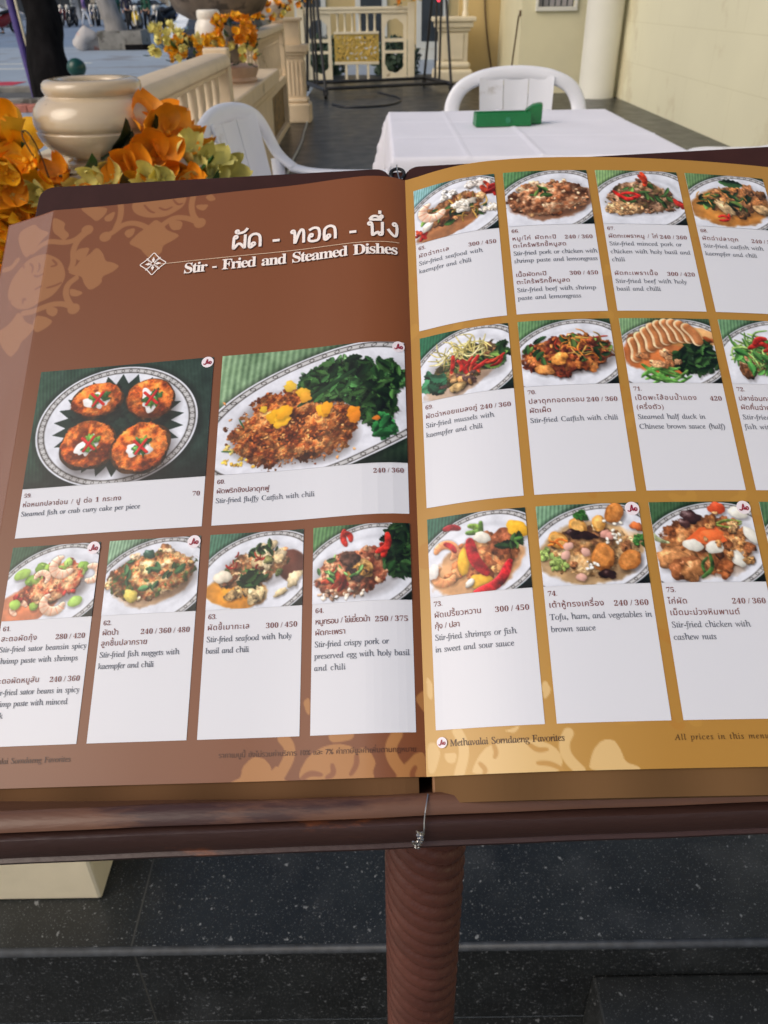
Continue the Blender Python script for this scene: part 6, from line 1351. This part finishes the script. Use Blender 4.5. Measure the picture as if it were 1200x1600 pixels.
def lcard(c0, c1, row, num, mark, lines, ppm=2.5):
    v0, v1 = ((.1525, .2758), (.0232, .1462))[row]; aR = .0050 + c0 * .0653; aL = .0050 + c1 * .0653 + .0591
    vph = (.1868 if c1 > c0 else v1 - .0480)
    card(-1, pageL, aL, aR, v0, v1, vph, num, mark, [(k, t, p, vph - d, w_) for k, t, p, d, w_ in lines], ppm)
lcard(2, 3, 0, 59, 1, [('n', '59.', None, .0062, 0), ('t', 'ห่อหมกปลาช่อน / ปู ต่อ 1 กระทง', '70', .0128, .0677), ('e', 'Steamed fish or crab curry cake per piece', None, .0194, .0812)])
lcard(0, 1, 0, 60, 1, [('n', '60.', None, .0062, 0), ('t', 'ผัดพริกขิงปลาดุกฟู', None, .0128, .0345), ('n', '', '240 / 360', .0066, 0), ('e', 'Stir-fried fluffy Catfish with chili', None, .0194, .0640)])
lcard(3, 3, 1, 61, 1, [('n', '61.', None, N1 + .0008, 0), ('t', 'สะตอผัดกุ้ง', '280 / 420', L1 + .0005, .0235), ('e', 'Stir-fried sator beansin spicy', None, L2 + .0005, .0565), ('e', 'shrimp paste with shrimps', None, L3 + .0008, .0520),
                       ('t', 'สะตอผัดหมูสับ', '240 / 360', .0385, .0290), ('e', 'Stir-fried sator beans in spicy', None, .0455, .0555), ('e', 'shrimp paste with minced', None, .0522, .0490), ('e', 'pork', None, .0590, None)])
lcard(2, 2, 1, 62, 1, [('n', '62.', None, N1 + .0006, 0), ('t', 'ผัดป่า', '240 / 360 / 480', L1, .0105), ('t', 'ลูกชิ้นปลากราย', None, L2 - .0002, .0290), ('e', 'Stir-fried fish nuggets with', None, L3, .0495), ('e', 'kaempfer and chili', None, L4, .0345)])
lcard(1, 1, 1, 63, 0, [('n', '63.', None, N1, 0), ('t', 'ผัดขี้เมาทะเล', '300 / 450', L1, .0258), ('e', 'Stir-fried seafood with holy', None, L2 + .0005, .0515), ('e', 'basil and chili', None, L3 + .0005, .0262)])
lcard(0, 0, 1, 64, 0, [('n', '64.', None, N1, 0), ('t', 'หมูกรอบ / ไข่เยี่ยวม้า', '250 / 375', L1, .0330), ('t', 'ผัดกะเพรา', None, L2 - .0002, .0185), ('e', 'Stir-fried crispy pork or', None, L3, .0435), ('e', 'preserved egg with holy basil', None, L4, .0552), ('e', 'and chili', None, L5, None)])

# heading, ornament rule and foot lines
def lp(cx, cy, r, a0=0): return ('l', [(cx + r * math.cos(R(a0 + t)), cy + r * .85 * math.sin(R(a0 + t))) for t in range(0, 371, 30)])
DO = [lp(.42, .24, .13), ('s', [(.40, .12), (.30, .02), (.16, .0), (.11, .14), (.10, .5), (.14, .84), (.45, 1.0), (.80, .90), (.90, .62), (.90, .0)])]
THAI = {'ผ': [lp(.24, .86, .12), ('s', [(.12, .86), (.10, .55), (.10, .02), (.14, .02), (.50, .46), (.86, .02), (.90, .02), (.90, .6), (.90, 1.0)])],
        'ั': [lp(.30, 1.28, .10), ('s', [(.21, 1.30), (.24, 1.16), (.50, 1.12), (.80, 1.20), (.98, 1.46)])], 'ด': DO,
        'ท': [lp(.14, .88, .12), ('s', [(.26, .88), (.28, .6), (.28, .02), (.32, .04), (.60, .88), (.76, 1.0), (.90, .86), (.90, .0)])],
        'อ': [lp(.30, .46, .12), ('s', [(.19, .44), (.13, .25), (.16, .06), (.45, .0), (.80, .04), (.90, .3), (.90, .66), (.80, .94), (.45, 1.0), (.14, .84)])],
        'น': [lp(.14, .88, .12), ('s', [(.26, .88), (.28, .6), (.28, .02), (.32, .04), (.55, .22), (.70, .26)]), lp(.80, .13, .12), ('s', [(.90, .12), (.92, .5), (.92, 1.0)])],
        'ึ': [('s', [(.12, 1.18), (.30, 1.42), (.60, 1.44), (.90, 1.18)]), ('s', [(.10, 1.17), (.5, 1.16), (.92, 1.17)]), lp(.90, 1.40, .09)],
        '่': [('s', [(.80, 1.58), (.80, 1.70), (.80, 1.84)])],
        'ง': [lp(.58, .88, .13), ('s', [(.72, .88), (.76, .5), (.70, .08), (.56, .0), (.34, .16), (.08, .50)])],
        '-': [('s', [(0, .34), (.5, .34), (1, .34)])]}
THAI_HEAD = (('ผ', .1280, .0106, .3660), ('ั', .1280, .0112, .3660), ('ด', .1165, .0104, .3660), ('-', .0980, .0052, .3660), ('ท', .0846, .0106, .3654), ('อ', .0726, .0102, .3654), ('ด', .0610, .0102, .3652),
             ('-', .0416, .0050, .3650), ('น', .0284, .0112, .3646), ('ึ', .0284, .0108, .3646), ('่', .0284, .0108, .3646), ('ง', .0150, .0098, .3646))
s = Sheet(-1); HW = (246, 234, 226); SHD = (70, 36, 20)
for off, col, d in ((.0003, SHD, .0006), (.0006, HW, 0)):
    for ch, a_, w_, v_ in THAI_HEAD:
        for kind, pts in THAI[ch]:
            q = [(x * w_, y * .0122) for x, y in pts]
            s.ribbon(q, .00215 if kind == 's' else .0017, a_ - d, v_ - d, col, off)
    s.text('Stir - Fried and Steamed Dishes', .1632 - d, .3488 - d, .0128, col, off, 'bold', width=.1560, wordsp=1.5)
s.ribbon([(0, 0), (.06, 0), (.12, 0), (.1752, 0)], .0005, .1815, .3595, (222, 190, 160), .0005)
for k in range(4):
    c_, q_ = math.cos(k * math.pi / 2), math.sin(k * math.pi / 2); rot = lambda x, y: (x * c_ - y * q_, x * q_ + y * c_)
    s.ribbon([rot(*p) for p in ((.0012, -.0016), (.0046, -.0046), (.0072, -.0022), (.0104, 0), (.0072, .0022), (.0046, .0046), (.0012, .0016))], .0007, .1868, .3603, HW, .0006)
    s.shape([rot(*p) for p in ((.0014, 0), (.0034, -.0012), (.0062, 0), (.0034, .0012))], .1868, .3603, HW, .0006)
    s.ribbon([rot(*p) for p in ((.0016, .0016), (.0032, .0034), (.0052, .0052))], .0012, .1868, .3603, HW, .0006)
s.ribbon([(.0016 * math.cos(t), .0016 * math.sin(t)) for t in np.linspace(0, 6.4, 12)], .0006, .1868, .3603, HW, .0008)
pg(s.done('heading_text', pageL))
s = Sheet(-1); s.text('ราคาเมนูนี้ ยังไม่รวมค่าบริการ 10% และ 7% ค่าภาษีมูลค่าเพิ่มตามกฎหมาย', .1165, .0130, .0040, (84, 46, 26), .0003, 'text', width=.1115); pg(s.done('foot_text', pageL))
s = Sheet(-1); s.text('Methavalai Sorndaeng Favorites', .2620, .0135, .0046, (74, 42, 30), .0003, 'text', width=.0590); pg(s.done('foot_text', pageL))
s = Sheet(1); s.text('Methavalai Sorndaeng Favorites', .0139, .0151, .0050, (84, 58, 36), .0003, 'text', width=.0612); pg(s.done('foot_text', pageR))
s = Sheet(1); s.text('All prices in this menu are subject to', .1311, .0140, .0042, (84, 58, 30), .0003, 'text', width=.0800); pg(s.done('foot_text', pageR))
b = badge(1, .0096, .0172, .0029); b.parent = pageR; pg(b)
bpy.data.objects.remove(_fo); bpy.data.objects.remove(PL); bpy.data.objects.remove(PR)

# ================================================================== THE STAND THAT CARRIES IT
TOPZ = .81
stand = thing('menu_stand', 'brown cast iron menu stand with a spiral post and worn wooden ledge', 'menu stand', (.0245, .33, -.24))
def sk(o): o.matrix_parent_inverse = Matrix.Translation(-Vector(stand.location)); return o
# ledge profile in the book's (u, n) plane, measured from the spine foot, swept along X3
LE = []
for y, z in ((.302, .823), (.2800, .8370), (.2765, .8425), (.2735, .8432), (.2690, .8415), (.2668, .8392), (.2662, .8375), (.2682, .8360), (.2670, .8345), (.2640, .8335), (.2628, .8300), (.2632, .8205), (.2645, .8178), (.2625, .8165), (.2630, .8145), (.2660, .8125), (.306, .8125)):
    LE.append((y, z))
xd = np.array([math.cos(R(2.5)), 0, math.sin(R(2.5))])
def ledge_part(name, idx, m, back):
    g = Geo(); n = 160; x = np.linspace(-.33, .34, n); prof = [LE[i] for i in idx] + back; k = len(prof); vs = []; fs = []
    for i, t in enumerate(x):
        for y, z in prof:
            wv = .00012 * math.sin(t * 31) + .00008 * math.sin(t * 83 + 1); vs.append((.0209 + xd[0] * t, y + wv, z + xd[2] * t + wv * .5))
    for i in range(n - 1):
        for j in range(k): j2 = (j + 1) % k; fs.append((i * k + j, i * k + j2, (i + 1) * k + j2, (i + 1) * k + j))
    fs += [tuple(range(k - 1, -1, -1)), tuple((n - 1) * k + j for j in range(k))]
    g.add(vs, fs); return sk(g.obj(name, m, stand, smooth=50))
ledge_part('ledge_lip', range(0, 8), M['wood_pale'], [(.300, .822)])
ledge_part('ledge_rail', range(8, 17), M['wood'], [(.306, .8205), (.290, .8215)])
g = Geo(); g.extrude([bpt(x, u, -.0335 - .014) for x, u in rounded(-.26, .27, .012, .40, .03)], (0, 0, 0), tuple(N3 * .0135)); sk(g.obj('back_board', M['wood'], stand, bevel=.003))
# twisted post
g = Geo(); n = 72; H = 260; z0, z1 = -.215, .8120; vs = []; fs = []
for i in range(H * 2 + 1):
    z = z0 + (z1 - z0) * i / (H * 2)
    for k in range(n):
        th = 2 * math.pi * k / n; ph = 6 * th + z / .0155 * 2 * math.pi
        r = .0247 * (1 + .04 * math.sin(z * 3)) + .0036 * (abs(math.sin(ph / 2)) ** .6 - .5); vs.append((.0245 + r * math.cos(th), .33 + r * math.sin(th), z))
for i in range(H * 2):
    for k in range(n): k2 = (k + 1) % n; fs.append((i * n + k, i * n + k2, (i + 1) * n + k2, (i + 1) * n + k))
fs += [tuple(range(n - 1, -1, -1)), tuple(H * 2 * n + k for k in range(n))]
g.add(vs, fs); sk(g.obj('post', M['iron'], stand, smooth=180))
g = Geo(); g.lathe([(.15, -.24), (.15, -.225), (.11, -.218), (.05, -.212), (.035, -.19), (.0262, -.18)], 40, (.0245, .33, 0)); sk(g.obj('base', M['iron'], stand, smooth=40))
g = Geo(); g.extrude([(.0245 - .012, .345, .70), (.0245 - .012, .356, .806), (.0245 - .012, .46, .872), (.0245 - .012, .44, .85)], (0, 0, 0), (.024, 0, 0)); sk(g.obj('bracket', M['iron'], stand, bevel=.002))

# wire that ties book to ledge
wt = thing('tie_wire', 'thin silver wire twisted in a knot on the ledge below the menu spine', 'wire', (.021, .262, .83))
g = Geo(); wp = [(.0212, .2745, .8440), (.0195, .2660, .8425), (.0188, .2640, .8370), (.0187, .2612, .8330), (.0185, .2610, .8285)]
g.tube(wp, .00045, 6, smooth=1)
o = g.obj('strand', M['wire'], wt); o.matrix_parent_inverse = Matrix.Translation(-Vector(wt.location))
g = Geo(); co = []
for i in range(60):
    t = i / 59; a = t * 6.283 * 5; rr = .0016 * (1 - .3 * t) + .0006 * math.sin(i * 2.1); co.append((.0160 + rr * math.cos(a) + .001 * math.sin(t * 5), .2600 + rr * math.sin(a) * .7, .8315 - .0125 * t))
g.tube(co, .00045, 6); lp = [(.0163, .2595, .8230), (.0143, .2590, .8225), (.0125, .2588, .8240), (.0122, .2588, .8258), (.0135, .2588, .8262), (.0142, .2590, .8245), (.0150, .2590, .8225)]
g.tube(lp, .0004, 6, smooth=2); g.tube([(.0185, .2607, .8290), (.0170, .2600, .8310), (.0145, .2598, .8335)], .0004, 6)
o = g.obj('twist', M['wire'], wt); o.matrix_parent_inverse = Matrix.Translation(-Vector(wt.location))
wt2 = Geo(); q = [bpt(-.006, .4625, -.026), bpt(-.006, .455, -.0235), bpt(-.0045, .440, -.018), bpt(-.003, .424, -.006), bpt(-.002, .4215, .0005)]
o = tag(wt2.tube(q, .0005, 6, smooth=1).obj('loop_wire', M['wire']), 'thin wire loop over the top of the menu spine', 'wire')
